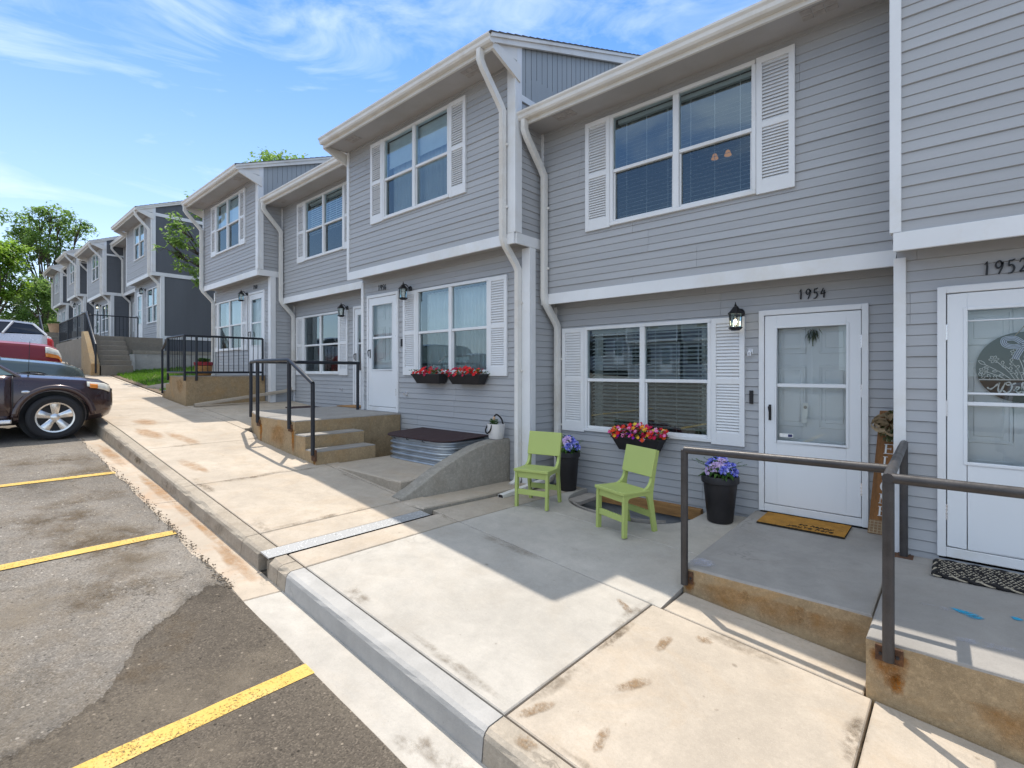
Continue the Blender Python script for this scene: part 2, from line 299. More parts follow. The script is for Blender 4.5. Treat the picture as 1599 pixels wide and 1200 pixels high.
# ------------------------------------------------------------------ mesh helper
class M:
    def __init__(s): s.v = []; s.f = []; s.m = []; s.e = {}
    def face(s, pts, m=0):
        i = len(s.v); s.v += [tuple(p) for p in pts]; s.f.append(tuple(range(i, i + len(pts)))); s.m.append(m)
    def grid(s, rows, m=0, closed=False):
        i = len(s.v); n = len(rows[0])
        for r in rows: s.v += [tuple(p) for p in r]
        for a in range(len(rows) - 1):
            for b in range(n if closed else n - 1):
                c = (b + 1) % n
                s.f.append((i + a * n + b, i + a * n + c, i + (a + 1) * n + c, i + (a + 1) * n + b)); s.m.append(m)
    def box(s, x0, x1, y0, y1, z0, z1, m=0):
        i = len(s.v)
        s.v += [(x, y, z) for z in (z0, z1) for y in (y0, y1) for x in (x0, x1)]
        for q in ((0, 2, 3, 1), (4, 5, 7, 6), (0, 1, 5, 4), (1, 3, 7, 5), (3, 2, 6, 7), (2, 0, 4, 6)):
            s.f.append(tuple(i + k for k in q)); s.m.append(m)
    def prism(s, poly, fn, a, b, m=0):
        """poly of (p,q); fn(p,q,t) -> xyz; from t=a to t=b"""
        n = len(poly); i = len(s.v)
        s.v += [tuple(fn(p, q, a)) for p, q in poly] + [tuple(fn(p, q, b)) for p, q in poly]
        s.f.append(tuple(range(i, i + n))); s.m.append(m)
        s.f.append(tuple(range(i + 2 * n - 1, i + n - 1, -1))); s.m.append(m)
        for k in range(n):
            k2 = (k + 1) % n; s.f.append((i + k2, i + k, i + n + k, i + n + k2)); s.m.append(m)
    def tube(s, pts, r, n=8, m=0, ry=None, up=None, taper=None, cap=True, sq=False):
        pts = [Vector(p) for p in pts]; ry = ry or r; rows = []
        up0 = Vector(up or (0, 0, 1)); prevu = None
        for k, p in enumerate(pts):
            d1 = (p - pts[k - 1]).normalized() if k else (pts[1] - p).normalized()
            d2 = (pts[k + 1] - p).normalized() if k < len(pts) - 1 else d1
            d = (d1 + d2); d = d.normalized() if d.length > 1e-6 else d1
            u = prevu or up0
            a = d.cross(u)
            if a.length < 1e-3: a = d.cross(Vector((1, 0, 0)) if abs(d.x) < .9 else Vector((0, 1, 0)))
            a.normalize(); b = a.cross(d).normalized(); prevu = b
            mit = 1 / max(.5, math.sqrt(max(.0, (1 + d1.dot(d2)) / 2)))
            tp = taper[k] if taper else 1
            rows.append([])
            for q in range(n):
                an = 2 * math.pi * (q + .5) / n; cx, sx = math.cos(an), math.sin(an)
                if sq: g = 1 / max(abs(cx), abs(sx)); g = min(g, 1.3); cx *= g; sx *= g
                bend = (d2 - d1); off = a * (cx * r * tp) + b * (sx * ry * tp)
                if bend.length > 1e-4:
                    bn = bend.normalized(); off += bn * (off.dot(bn) * (mit - 1))
                rows[-1].append(p + off)
        i = len(s.v); s.grid(rows, m, True)
        if cap:
            s.f.append(tuple(range(i + n - 1, i - 1, -1))); s.m.append(m)
            j = i + (len(rows) - 1) * n; s.f.append(tuple(range(j, j + n))); s.m.append(m)
    def lathe(s, prof, c=(0, 0, 0), n=20, m=0, axis='z', cap=True):
        rows = []
        for r, h in prof:
            row = []
            for k in range(n):
                a = 2 * math.pi * k / n; p = (r * math.cos(a), r * math.sin(a), h)
                if axis == 'x': p = (h, p[0], p[1])
                if axis == 'y': p = (p[0], h, p[1])
                row.append((c[0] + p[0], c[1] + p[1], c[2] + p[2]))
            rows.append(row)
        i = len(s.v); s.grid(rows, m, True)
        if cap:
            s.f.append(tuple(range(i + n - 1, i - 1, -1))); s.m.append(m)
            j = i + (len(rows) - 1) * n; s.f.append(tuple(range(j, j + n))); s.m.append(m)
    def ball(s, c, r, n=10, m=0, sz=(1, 1, 1), jit=0):
        rows = []
        for a in range(n // 2 + 1):
            th = math.pi * a / (n // 2); row = []
            for b in range(n):
                ph = 2 * math.pi * b / n; k = r * (1 + (rnd.random() - .5) * jit)
                row.append((c[0] + k * sz[0] * math.sin(th) * math.cos(ph), c[1] + k * sz[1] * math.sin(th) * math.sin(ph), c[2] + k * sz[2] * math.cos(th)))
            rows.append(row)
        s.grid(rows, m, True)
    def ribbon(s, pts, fn, depth, m=0, w=None):
        """flat stroke: pts (x,z[,w]); fn(x,z,t)->xyz ; t 0..depth"""
        P = [Vector((p[0], p[1])) for p in pts]; W = [(p[2] if len(p) > 2 else w) for p in pts]
        L, Rr = [], []
        for k, p in enumerate(P):
            d = (P[min(k + 1, len(P) - 1)] - P[max(k - 1, 0)])
            d = d.normalized() if d.length else Vector((1, 0)); nn = Vector((-d.y, d.x)) * W[k] * .5
            L.append(p + nn); Rr.append(p - nn)
        for k in range(len(P) - 1):
            q = [L[k], Rr[k], Rr[k + 1], L[k + 1]]
            s.face([fn(p.x, p.y, depth) for p in q], m)
        for A in (L, Rr):
            for k in range(len(P) - 1):
                s.face([fn(A[k].x, A[k].y, 0), fn(A[k + 1].x, A[k + 1].y, 0), fn(A[k + 1].x, A[k + 1].y, depth), fn(A[k].x, A[k].y, depth)], m)
    def build(s, name, mats, parent=None, smooth=False, bevel=0, world=True, seg=2, weld=False, auto=None):
        me = bpy.data.meshes.new(name); off = Vector((0, 0, 0))
        if parent and world:
            o = parent
            while o: off += o.location; o = o.parent
        me.from_pydata([tuple(Vector(p) - off) for p in s.v], [], s.f)
        if not isinstance(mats, (list, tuple)): mats = [mats]
        for k in mats: me.materials.append(MT[k] if isinstance(k, str) else k)
        me.polygons.foreach_set('material_index', s.m)
        if weld or smooth or bevel:
            import bmesh
            bm = bmesh.new(); bm.from_mesh(me)
            bmesh.ops.remove_doubles(bm, verts=bm.verts, dist=1e-5)
            bmesh.ops.recalc_face_normals(bm, faces=bm.faces)
            bm.to_mesh(me); bm.free()
        if smooth:
            me.polygons.foreach_set('use_smooth', [True] * len(me.polygons))
            if auto: me.set_sharp_from_angle(angle=R(auto))
        if s.e:
            at = me.attributes.new('edge', 'FLOAT', 'POINT')
            for k, v in s.e.items(): at.data[k].value = v
        me.update()
        o = bpy.data.objects.new(name, me); COL.objects.link(o)
        if parent: o.parent = parent
        if bevel:
            b = o.modifiers.new('bevel', 'BEVEL'); b.width = bevel; b.segments = seg; b.limit_method = 'ANGLE'
        return o

def tag(o, label=None, cat=None, group=None, kind=None):
    for k, v in (('label', label), ('category', cat), ('group', group), ('kind', kind)):
        if v: o[k] = v
    return o
def thing(name, loc, label, cat, group=None, rz=0):
    o = bpy.data.objects.new(name, None); COL.objects.link(o); o.empty_display_size = .1
    o.location = loc; o.rotation_euler = (0, 0, rz)
    return tag(o, label, cat, group)
def struct(m, name, mats, **k): return tag(m.build(name, mats, **k), kind='structure')
def dup(o, parent=None):
    c = o.copy(); COL.objects.link(c)
    if parent: c.parent = parent
    for ch in list(o.children): dup(ch, c)
    return c
def smooth_line(pts, n=6):
    out = []; P = [tuple(p) for p in pts]
    for i in range(len(P) - 1):
        p0, p1, p2, p3 = P[max(i - 1, 0)], P[i], P[i + 1], P[min(i + 2, len(P) - 1)]
        for k in range(n):
            t = k / n
            out.append(tuple(.5 * (2 * b + (c - a) * t + (2 * a - 5 * b + 4 * c - d) * t * t + (3 * b - a - 3 * c + d) * t ** 3) for a, b, c, d in zip(p0, p1, p2, p3)))
    out.append(P[-1]); return out

# ------------------------------------------------------------------ ground levels (camera height is z = 0)
def zw(x):                                   # top of the pavement along the kerb
    if x > -10: return -1.85 - .0925 * x
    if x > -40: return -.925 - .075 * (x + 10)
    return 1.325
def zl(x): return zw(x) - .12 - .06 * max(0, min(1, (-x - 7) / 4))   # parking lot

KF, KB, J1 = 1.68, 1.83, 3.42                # kerb face, back of kerb, long joint
XJ = [6.5, 4.4, 2.6, 1.15, -.36, -1.68, -3.76, -4.06, -4.23, -4.60, -6.35, -8.4, -10.4, -12.4, -14.4, -16.4, -18.4, -21.0]
def is_new(a, b): return a <= -1.6 and b >= -3.8
def slab(m, x0, x1, y0, y1, mat, zf, g=.007, n=4, yf=None):
    """one pavement panel with rounded arrises, standing clear of its neighbours"""
    x0 += g; x1 -= g; y0 += g; y1 -= g; e = .006
    xs = [x0, x0 + e] + [x0 + e + (x1 - x0 - 2 * e) * k / n for k in range(1, n)] + [x1 - e, x1]
    ys = [y0, y0 + e] + [y0 + e + (y1 - y0 - 2 * e) * k / n for k in range(1, n)] + [y1 - e, y1]
    m.grid([[(x, y, zf(x, y) - (.006 if x in (x0, x1) or y in (y0, y1) else 0)) for y in ys] for x in xs], mat)
    for a, b in (((x0, y0), (x1, y0)), ((x1, y0), (x1, y1)), ((x1, y1), (x0, y1)), ((x0, y1), (x0, y0))):
        m.face([(a[0], a[1], zf(*a) - .006), (b[0], b[1], zf(*b) - .006), (b[0], b[1], zf(*b) - .08), (a[0], a[1], zf(*a) - .08)], mat)

def frange(a, b, n): return [a + (b - a) * k / n for k in range(n + 1)]
# base earth
m = M(); xs = [-500, -200, -100, -60] + frange(-40, 12, 26) + [30, 80, 200, 400]; ys = [-400, -120, -50, -25, -10, 0, 1.5, 4, 8, 20, 60, 200, 400]
m.grid([[(x, y, zw(x) - .45) for y in ys] for x in xs]); struct(m, 'ground', 'earth')
# parking lot
m = M(); xs = frange(-60, 12, 240); r2 = random.Random(3)
rows = []
for x in xs:
    j = (r2.random() - .5) * .05 if x < -4 else (r2.random() - .5) * .02
    rows.append([(x, y + (j if y > 1.3 else 0), zl(x)) for y in (-34, -16, -8, -4, -2, -1, 0, .6, 1.1, 1.385)])
m.grid(rows); struct(m, 'parking_lot', 'asphalt')
# newer asphalt patch, its ragged edge runs diagonally across the lot
edge = [(-4.6, -6.0), (-3.7, -2.5), (-3.25, -.5), (-3.12, .12), (-3.15, .3), (-3.26, .52), (-3.43, .62), (-3.64, .76), (-3.84, .94), (-4.12, 1.27), (-4.06, 1.385)]
e2 = smooth_line(edge, 26); wk = 0; e3 = []
for x, y in e2[:-1]:
    wk = wk * .8 + (r2.random() - .5) * .035; e3.append((x + wk + (r2.random() - .5) * .016, y))
e2 = e3 + [e2[-1]]
m = M()
m.grid([[(x + (12 - x) * (k / 10) ** 1.3, y + (1.385 - y) * 0, zl(x + (12 - x) * (k / 10) ** 1.3) + .005) for k in range(11)] for x, y in e2])
struct(m, 'asphalt_patch', 'patch')
# tarry, dusty seam along the patch and old drips on the lot
m = M(); i0 = 0; rows = []; wk = .03
for k, (x, y) in enumerate(e2):
    wk = max(.02, min(.10, wk + (r2.random() - .5) * .02)); q = min(k, len(e2) - 2); d = Vector((e2[q + 1][0] - e2[q][0], 0, 0))
    rows.append([(x + o * wk, y + .0, zl(x + o * wk) + .0075) for o in (-1.6, -.5, .2, 1.0)])
m.grid(rows)
for k in range(len(rows)):
    for j, e_ in enumerate((0, 1, .9, 0)): m.e[k * 4 + j] = e_
def lotblot(n, seed, rmin, rmax, mi, xr=(-9, 0), yr=(-3, 1.3)):
    rg = random.Random(seed)
    for k in range(n):
        cx = rg.uniform(*xr); cy = rg.uniform(*yr); r = rmin + (rmax - rmin) * rg.random() ** 2; ns = 16; j0 = len(m.v); jj = [1 + (rg.random() - .5) * .6 for _ in range(ns)]; st_ = .5 + rg.random()
        m.grid([[(cx + f * r * st_ * jj[q] * math.cos(2 * math.pi * q / ns), min(1.37, cy + f * r * jj[q] * math.sin(2 * math.pi * q / ns)), 0) for q in range(ns)] for f in (0, .33, .66, 1)], mi, True)
        for j in range(4):
            for q in range(ns): m.e[j0 + j * ns + q] = 1 - (j / 3) ** 2; x_, y_, _ = m.v[j0 + j * ns + q]; m.v[j0 + j * ns + q] = (x_, y_, zl(x_) + .0068 + .0001 * (k % 7))
lotblot(26, 5, .12, .5, 0); lotblot(30, 6, .25, .9, 1); lotblot(60, 7, .02, .07, 0); lotblot(26, 9, .15, .4, 2, (-9, -3.2), (.6, 1.3))
struct(m, 'lot_stain', ['oil', 'dust', 'stain_dark'])
# stripes
for k, (x, d) in enumerate(((-2.79, .01), (-5.36, .0), (-7.83, .0), (-15.6, 0), (1.0, .0))):
    m = M(); ys = frange(-4.6, 1.388, 40)
    m.grid([[(xx, y, zl(xx) + .0085) for xx in (x - .055 + (r2.random() - .5) * .006, x, x + .055 + (r2.random() - .5) * .006)] for y in ys])
    struct(m, 'parking_stripe', 'paint')
# loose gravel and litter along the ragged asphalt edge
m = M()
for k in range(600):
    x = -4 - abs(r2.gauss(0, 3)); y = 1.40 + r2.gauss(-.005, .018); s = .002 + r2.random() * .008
    m.ball((x, y, zl(x) + s * .8 + .006), s, 5, 0, (1, 1, .7), .5)
for k in range(60):
    x = -8.5 + r2.random() * 8; y = -2.5 + r2.random() * 3.8; s = .003 + r2.random() * .006
    m.ball((x, y, zl(x) + s * .6 + .006), s, 5, 0, (1, 1, .7), .5)
tag(m.build('gravel', 'gravel'), 'loose gravel along the asphalt edge', 'gravel', kind='stuff')
# gutter pan
m = M(); m.grid([[(x, y, zl(x) - .02 - (.006 if y < 1.6 else .012)) for y in (1.2, 1.5, 1.75)] for x in frange(-60, 10, 70)], 2)
gj = [8, 3.3, 1.15, -1.0, -3.80, -6.35, -8.4, -10.4, -12.4, -16, -20, -30, -60]
for a, b in zip(gj[1:], gj[:-1]):
    new = -1.0 >= b and a >= -3.9
    slab(m, a, b, 1.30, 1.685, 1 if new else 0, lambda x, y: zl(x) - .004 - .022 * max(0, (y - 1.3) / .38), .004, 6)
struct(m, 'gutter_pan', ['gutter_pan', 'walk_new', 'joint'])
# kerb
def kerb(m, x0, x1, mat):
    n = max(2, int((x1 - x0) / .1)); rg = random.Random(int(x0 * 100)); rows = []
    for x in frange(x0 + .004, x1 - .004, n):
        h = zw(x); c = .004 * rg.random() + (.016 * rg.random() ** 6)
        rows.append([(x, KF - .012, zl(x) - .06), (x, KF + .004, h - .035), (x, KF + .012 + c, h - .012 - c * .7), (x, KF + .035 + c, h - .001), (x, KB - .01, h), (x, KB - .005, h - .006), (x, KB - .005, h - .2)])
    m.grid(rows, mat)
    for r in (rows[0], rows[-1]): m.face(r, mat)
m = M()
kj = [8, 6.2, 4.4, 2.6, 1.15, -.36, -1.68, -3.76, -3.90, -4.06]
for a, b in zip(kj[1:], kj[:-1]): kerb(m, a, b, 1 if is_new(b, a) else 0)
kj = [-4.23, -4.60, -6.35, -8.4, -10.4, -12.4, -14.4, -16.4, -18.4, -21, -30, -45, -60]
for a, b in zip(kj[1:], kj[:-1]): kerb(m, a, b, 0)
rk = random.Random(44)
for k in range(16):
    x = -4.3 - rk.random() * 6; i0 = len(m.v); n = 14; h = zw(x); w_ = .03 + rk.random() * .12
    rows = [[(x + f * w_ * math.cos(2 * math.pi * q / n) * (1 + .3 * rk.random()), KF - .0135 + .016 * (.5 + .5 * f * math.sin(2 * math.pi * q / n)), h - .075 + f * .055 * math.sin(2 * math.pi * q / n)) for q in range(n)] for f in (0, .33, .66, 1)]
    m.grid(rows, 2, True)
    for j in range(4):
        for q in range(n): m.e[i0 + j * n + q] = 1 - (j / 3) ** 2
struct(m, 'kerb', ['kerb', 'kerb_new', 'stain_dark'])
# pavement
m = M()
flat = lambda x, y: zw(x)
m.grid([[(x, y, zw(x) - .05) for y in (KB, 3.4, 3.86)] for x in frange(-21, 7, 28)], 2)
for a, b in zip(XJ[1:], XJ[:-1]):
    if b == -4.06: continue
    mt = 1 if is_new(b, a) else 0
    slab(m, a, b, KB, J1 if b > -4.0 or b < -4.2 else 3.30, mt, flat)
slab(m, -1.60, -.40, J1, 3.80, 0, flat)
slab(m, -8.4, -4.6, J1, 3.62, 0, flat); slab(m, -10.4, -9.3, J1, 3.62, 0, flat)
slab(m, -12.45, -10.4, J1, 3.62, 0, flat); slab(m, -21, -14.2, J1, 3.52, 0, flat)
slab(m, -4.60, -4.23, J1, 3.62, 0, flat)
# the walk to the left of the porch of the middle house
slab(m, -12.48, -9.5, 3.62, 5.64, 0, lambda x, y: zw(x) + .02 * (y - 3.6))
# stains trodden into the near panel
def blot(m, cx, cy, rx, ry, rot, mi, zf=lambda x, y: zw(x), n=18, dz=.004, rings=4, waist=False):
    rows = []
    rg = random.Random(int(cx * 977 + cy * 131)); jj = [1 + (rg.random() - .5) * (.12 if waist else .35) for _ in range(n)]
    if waist: jj = [j * (.62 + .38 * abs(math.cos(2 * math.pi * k / n - .2)) ** 1.2 + .1 * math.cos(2 * math.pi * k / n)) for k, j in enumerate(jj)]
    for q in range(rings + 1):
        f = q / rings
        rows.append([(cx + f * jj[k] * (rx * math.cos(2 * math.pi * k / n) * math.cos(rot) - ry * math.sin(2 * math.pi * k / n) * math.sin(rot)),
                      cy + f * jj[k] * (rx * math.cos(2 * math.pi * k / n) * math.sin(rot) + ry * math.sin(2 * math.pi * k / n) * math.cos(rot))) for k in range(n)])
    i0 = len(m.v)
    m.grid([[(x, y, zf(x, y) + dz) for x, y in r] for r in rows], mi, True)
    for q in range(rings + 1):
        for k in range(n): m.e[i0 + q * n + k] = 1 - (q / rings) ** 2
def shoe(m, cx, cy, rot, mi, s=1):
    blot(m, cx, cy, .125 * s, .052 * s, rot, mi, n=28, rings=6, waist=True)
for cx, cy, rot, s in ((-1.35, 2.5, R(66), 1.1), (-1.40, 3.0, R(90), .95), (-1.81, 3.24, R(-35), .9), (-1.60, 1.96, R(70), 1.0), (-1.26, 2.04, R(100), .8)):
    shoe(m, cx, cy, rot, 3, s)
blot(m, -1.24, 3.25, .06, .05, 0, 3); blot(m, -1.50, 1.775, .07, .045, 0, 3)
for cx, cy, rx, ry in ((-9.5, 2.1, .5, .16), (-8.9, 2.4, .6, .12), (-7.2, 2.05, .4, .1), (-10.6, 2.3, .4, .2)): blot(m, cx, cy, rx, ry, .1, 4, n=26)
rs = random.Random(77)
for k in range(70):
    x = rs.uniform(-9, .9); y = rs.uniform(1.9, 3.4); r = .006 + .02 * rs.random() ** 3
    blot(m, x, y, r, r * (.5 + rs.random() * .5), rs.random() * 3, 5, n=8, rings=2)
for k in range(16):
    x = rs.uniform(-8, .9); y = rs.choice((1.87, 3.38, 3.36, 1.9)); blot(m, x, y, .15 + .3 * rs.random(), .03 + .05 * rs.random(), 0, 5, n=20)
for x in (-1.68, -.36, -4.6, -6.35, -8.4): 
    for k in range(4): blot(m, x + .03 * rs.choice((-1, 1)), rs.uniform(1.95, 3.3), .03 + .04 * rs.random(), .12 + .2 * rs.random(), 0, 5, n=16)
struct(m, 'pavement', ['walk', 'walk_new', 'joint', 'print', 'stain', 'stain_dark'])
m = M()
zg = lambda x, y: zl(x) - .004 - .022 * max(0, (y - 1.3) / .38)
for cx, cy, rx, ry in ((-9.0, 1.55, .9, .09), (-7.0, 1.6, .8, .07), (-6.0, 1.62, .5, .05), (-4.5, 1.58, .45, .07), (-5.2, 1.62, .5, .05)): blot(m, cx, cy, rx, ry, 0, 0, zg, 26)
for cx, cy, rx, ry in ((-1.75, 1.55, .25, .06), (-1.4, 1.5, .3, .09), (-2.0, 1.47, .08, .05), (-1.95, 1.55, .05, .04)): blot(m, cx, cy, rx, ry, .2, 1, zg, 20)
struct(m, 'gutter_stain', ['stain', 'stain_dark'])

# ------------------------------------------------------------------ townhouses
DG = {'1': [[(.18, .76, .07), (.42, .97, .13), (.46, .6, .13), (.40, .02, .15)]],
      '9': [smooth_line([(.82, .72, .10), (.62, .97, .12), (.28, .92, .10), (.12, .68, .13), (.34, .46, .12), (.68, .58, .10), (.86, .86, .13), (.80, .5, .13), (.42, .0, .10)], 5)],
      '5': [[(.28, .94, .10), (.60, .93, .12), (.95, 1.02, .08)], smooth_line([(.32, .94, .08), (.26, .58, .12), (.58, .62, .12), (.82, .38, .14), (.60, .06, .12), (.14, .02, .08)], 5)],
      '4': [smooth_line([(.58, .98, .08), (.34, .66, .12), (.08, .40, .12)], 4) + [(.5, .44, .10), (1.0, .48, .09)], [(.74, .78, .10), (.72, .4, .14), (.64, .0, .15)]],
      '6': [smooth_line([(.80, .98, .08), (.40, .74, .12), (.16, .34, .14), (.38, .03, .12), (.76, .12, .12), (.82, .40, .12), (.50, .52, .10), (.22, .36, .08)], 5)],
      '2': [smooth_line([(.12, .74, .08), (.36, .98, .12), (.74, .92, .13), (.76, .62, .12), (.44, .30, .12), (.10, .06, .12)], 5) + [(.5, .09, .12), (.96, .12, .10)]],
      '8': [smooth_line([(.5, .52, .1), (.2, .75, .12), (.5, .98, .1), (.78, .75, .12), (.5, .52, .1), (.16, .25, .12), (.5, .02, .1), (.84, .25, .12), (.5, .52, .1)], 4)],
      '0': [smooth_line([(.5, .98, .1), (.15, .6, .13), (.3, .08, .12), (.6, .04, .12), (.85, .45, .13), (.7, .9, .12), (.5, .98, .1)], 4)]}
P_ = .0853
def siding(m, u0, u1, z0, z1, fn, holes=(), mi=0):
    """lapped hardboard courses; fn(u, out, z) -> xyz; every third course steps out further"""
    zs = {z0, z1}
    k = math.floor(z0 / P_)
    while k * P_ < z1:
        if k * P_ > z0: zs.add(k * P_)
        k += 1
    for h in holes:
        for z in h[2:]:
            if z0 < z < z1: zs.add(z)
    zs = sorted(zs)
    def spans(z):
        cuts = sorted((h[0], h[1]) for h in holes if h[2] < z < h[3]); out = []; a = u0
        for c0, c1 in cuts:
            if c0 > a: out.append((a, min(c0, u1)))
            a = max(a, c1)
        if a < u1: out.append((a, u1))
        return out
    jr = random.Random(int((u1 - u0) * 1000 + z0 * 77)); joints = {}
    def boards(k, s0, s1):
        if k not in joints:
            c = []; u = u0 + jr.random() * 2.4
            while u < u1: c.append(u); u += 2.0 + jr.random() * 1.6
            joints[k] = c
        c = [s0] + [u for u in joints[k] if s0 + .05 < u < s1 - .05] + [s1]
        return [(a, b - (.002 if b != s1 else 0)) for a, b in zip(c[:-1], c[1:])]
    def lip(k): return .0125 if k % 3 == 0 else .0065
    for a, b in zip(zs[:-1], zs[1:]):
        mid = (a + b) / 2; k = math.floor(mid / P_ + 1e-6); base = k * P_
        o = lambda z: lip(k) * (1 - (z - base) / P_)
        gap = .0045 if k % 3 else .006
        for s0, s1 in [q for sp_ in spans(mid) for q in boards(k // 3, *sp_)]:
            lo = a
            if abs(a - base) < 1e-6:            # shadow gap and the underside of the lap
                m.face([fn(s0, -.006, a), fn(s1, -.006, a), fn(s1, o(a), a + gap), fn(s0, o(a), a + gap)], mi); lo = a + gap
            m.face([fn(s0, o(lo), lo), fn(s1, o(lo), lo), fn(s1, o(b), b), fn(s0, o(b), b)], mi)
            if abs(b - (base + P_)) < 1e-6: m.face([fn(s0, o(b), b), fn(s1, o(b), b), fn(s1, -.006, b), fn(s0, -.006, b)], mi)

def vboards(m, y0, y1, zlo, zhi, x, mi=0, pitch=.115, gap=.007, sgn=1):
    """vertical grooved boarding on a side wall facing +X (sgn=1) or -X; zlo/zhi are functions of y"""
    y = y0
    while y < y1 - 1e-6:
        b = min(y + pitch, y1)
        for a, c, o in ((y, b - gap, .0), (b - gap, b, -.008)):
            xx = x + o * sgn
            m.face([(xx, a, zlo(a)), (xx, c, zlo(c)), (xx, c, zhi(c)), (xx, a, zhi(a))], mi)
        m.face([(x, b - gap, zlo(b)), (x - .008 * sgn, b - gap, zlo(b)), (x - .008 * sgn, b - gap, zhi(b)), (x, b - gap, zhi(b))], mi)
        y = b

def window(root, x0, x1, z0, z1, yw, style, room='inside'):
    """twin single-hung window, x0..x1 outer trim, yw the wall plane"""
    f = M(); t = .042; mw = .034; xm = (x0 + x1) / 2; zm = z0 + (z1 - z0) * .49; yo = yw - .03
    f.box(x0, x1, yo, yw + .05, z1 - t, z1); f.box(x0, x1, yo - .008, yw + .05, z0, z0 + t)
    f.box(x0, x0 + t, yo, yw + .05, z0 + t, z1 - t); f.box(x1 - t, x1, yo, yw + .05, z0 + t, z1 - t)
    f.box(xm - mw, xm + mw, yo + .003, yw + .05, z0 + t, z1 - t)
    panes, scr = M(), M()
    for a, b in ((x0 + t, xm - mw), (xm + mw, x1 - t)):
        s = .018
        f.box(a, b, yw - .016, yw + .03, zm - .02, zm + .02)                       # meeting rail
        f.box(a, a + s, yw - .002, yw + .035, z0 + t, zm - .02); f.box(b - s, b, yw - .002, yw + .035, z0 + t, zm - .02)
        f.box(a + s, b - s, yw - .002, yw + .035, z0 + t, z0 + t + .028)
        panes.face([(a, yw + .004, zm + .02), (b, yw + .004, zm + .02), (b, yw + .004, z1 - t), (a, yw + .004, z1 - t)])
        panes.face([(a + s, yw + .024, z0 + t + .028), (b - s, yw + .024, z0 + t + .028), (b - s, yw + .024, zm - .02), (a + s, yw + .024, zm - .02)])
        scr.face([(a + s, yw + .008, z0 + t + .02), (b - s, yw + .008, z0 + t + .02), (b - s, yw + .008, zm - .02), (a + s, yw + .008, zm - .02)])
    w = f.build('window', 'white', root, world=False, bevel=.004, seg=1)
    panes.build('pane', 'glass', w, world=False); scr.build('screen', 'screen', w, world=False)
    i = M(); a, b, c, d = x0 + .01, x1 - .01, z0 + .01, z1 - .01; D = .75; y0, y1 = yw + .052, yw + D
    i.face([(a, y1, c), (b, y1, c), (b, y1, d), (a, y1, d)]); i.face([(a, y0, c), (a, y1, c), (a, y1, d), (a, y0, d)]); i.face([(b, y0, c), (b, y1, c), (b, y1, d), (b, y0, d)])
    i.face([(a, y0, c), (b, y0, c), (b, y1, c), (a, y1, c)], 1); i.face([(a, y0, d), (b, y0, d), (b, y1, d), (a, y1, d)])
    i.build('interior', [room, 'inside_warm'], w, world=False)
    if 'blinds' in style or 'half' in style:
        s = M(); lo = z0 + .07 if 'blinds' in style else zm - .1
        tilt = R(28 if 'open' in style else 50); pitch = .046; hw = .024
        for p, q in ((x0 + t + .015, xm - .012), (xm + .012, x1 - t - .015)):
            z = z1 - t - .07
            s.box(p, q, yw + .075, yw + .12, z1 - t - .05, z1 - t - .005)
            while z > lo:
                dy, dz = hw * math.cos(tilt), hw * math.sin(tilt); y = yw + .10
                s.face([(p, y - dy, z - dz), (q, y - dy, z - dz), (q, y + dy, z + dz), (p, y + dy, z + dz)]); z -= pitch
            for xx in (p + .12, q - .12, (p + q) / 2): s.box(xx - .002, xx + .002, yw + .068, yw + .072, lo, z1 - t)
        s.build('blind', 'slat', w, world=False)
    if 'curtain' in style or 'side' in style:
        for p, q in (((x0 + t, x1 - t),) if 'curtain' in style else ((x0 + t, x0 + t + .14), (x1 - t - .14, x1 - t))):
            n = int((q - p) / .012); s = M()
            s.grid([[(p + (q - p) * k / n, yw + .17 + .018 * math.sin(k * .95 + .6 * math.sin(k * .21)), z) for k in range(n + 1)] for z in (z0 + .03, (z0 + z1) / 2, z1 - .05)])
            s.build('curtain', 'curtain', w, smooth=True, world=False)
    if 'shade' in style:
        s = M(); s.box(x0 + t, x1 - t, yw + .085, yw + .09, zm + (.0 if 'low' not in style else .2), z1 - t); s.build('roller_shade', 'curtain', w, world=False)
    if 'fan' in style:
        for dx in (-.075, .07): s = M(); s.lathe([(.012, .03), (.022, .02), (.04, -.03), (.036, -.032)], (xm + .33 + dx, yw + .45, zm + .03), 10); s.build('lit_lamp', 'bulb_warm', w, world=False)
    return w

def shutter(root, x0, x1, z0, z1, yw, mesh=[{}]):
    key = (round(x1 - x0, 3), round(z1 - z0, 3)); W, H = key
    if key not in mesh[0]:
        m = M(); st = .052; y0, y1 = -.034, -.004; br, tr, mr = .13, .06, .055; mid = H * .5
        m.box(0, st, y0, y1, 0, H); m.box(W - st, W, y0, y1, 0, H)
        for a, b in ((0, br), (mid - mr / 2, mid + mr / 2), (H - tr, H)): m.box(st, W - st, y0 + .002, y1, a, b)
        for a, b in ((br, mid - mr / 2), (mid + mr / 2, H - tr)):
            n = 17 if b - a > .4 else 12
            for k in range(n):
                z = a + (b - a) * (k + .5) / n; h = (b - a) / n
                p = [(-.030, z - h * .42), (-.008, z + h * .55), (-.006, z + h * .42), (-.028, z - h * .55)]
                m.prism(p, lambda p_, q_, t_: (t_, p_, q_), st, W - st)
            m.face([(st, -.005, a), (W - st, -.005, a), (W - st, -.005, b), (st, -.005, b)])
        o = m.build('shutter', 'white', root, world=False); o.location = (x0, yw, z0); mesh[0][key] = o.data
        return o
    o = bpy.data.objects.new('shutter', mesh[0][key]); COL.objects.link(o); o.parent = root; o.location = (x0, yw, z0); return o

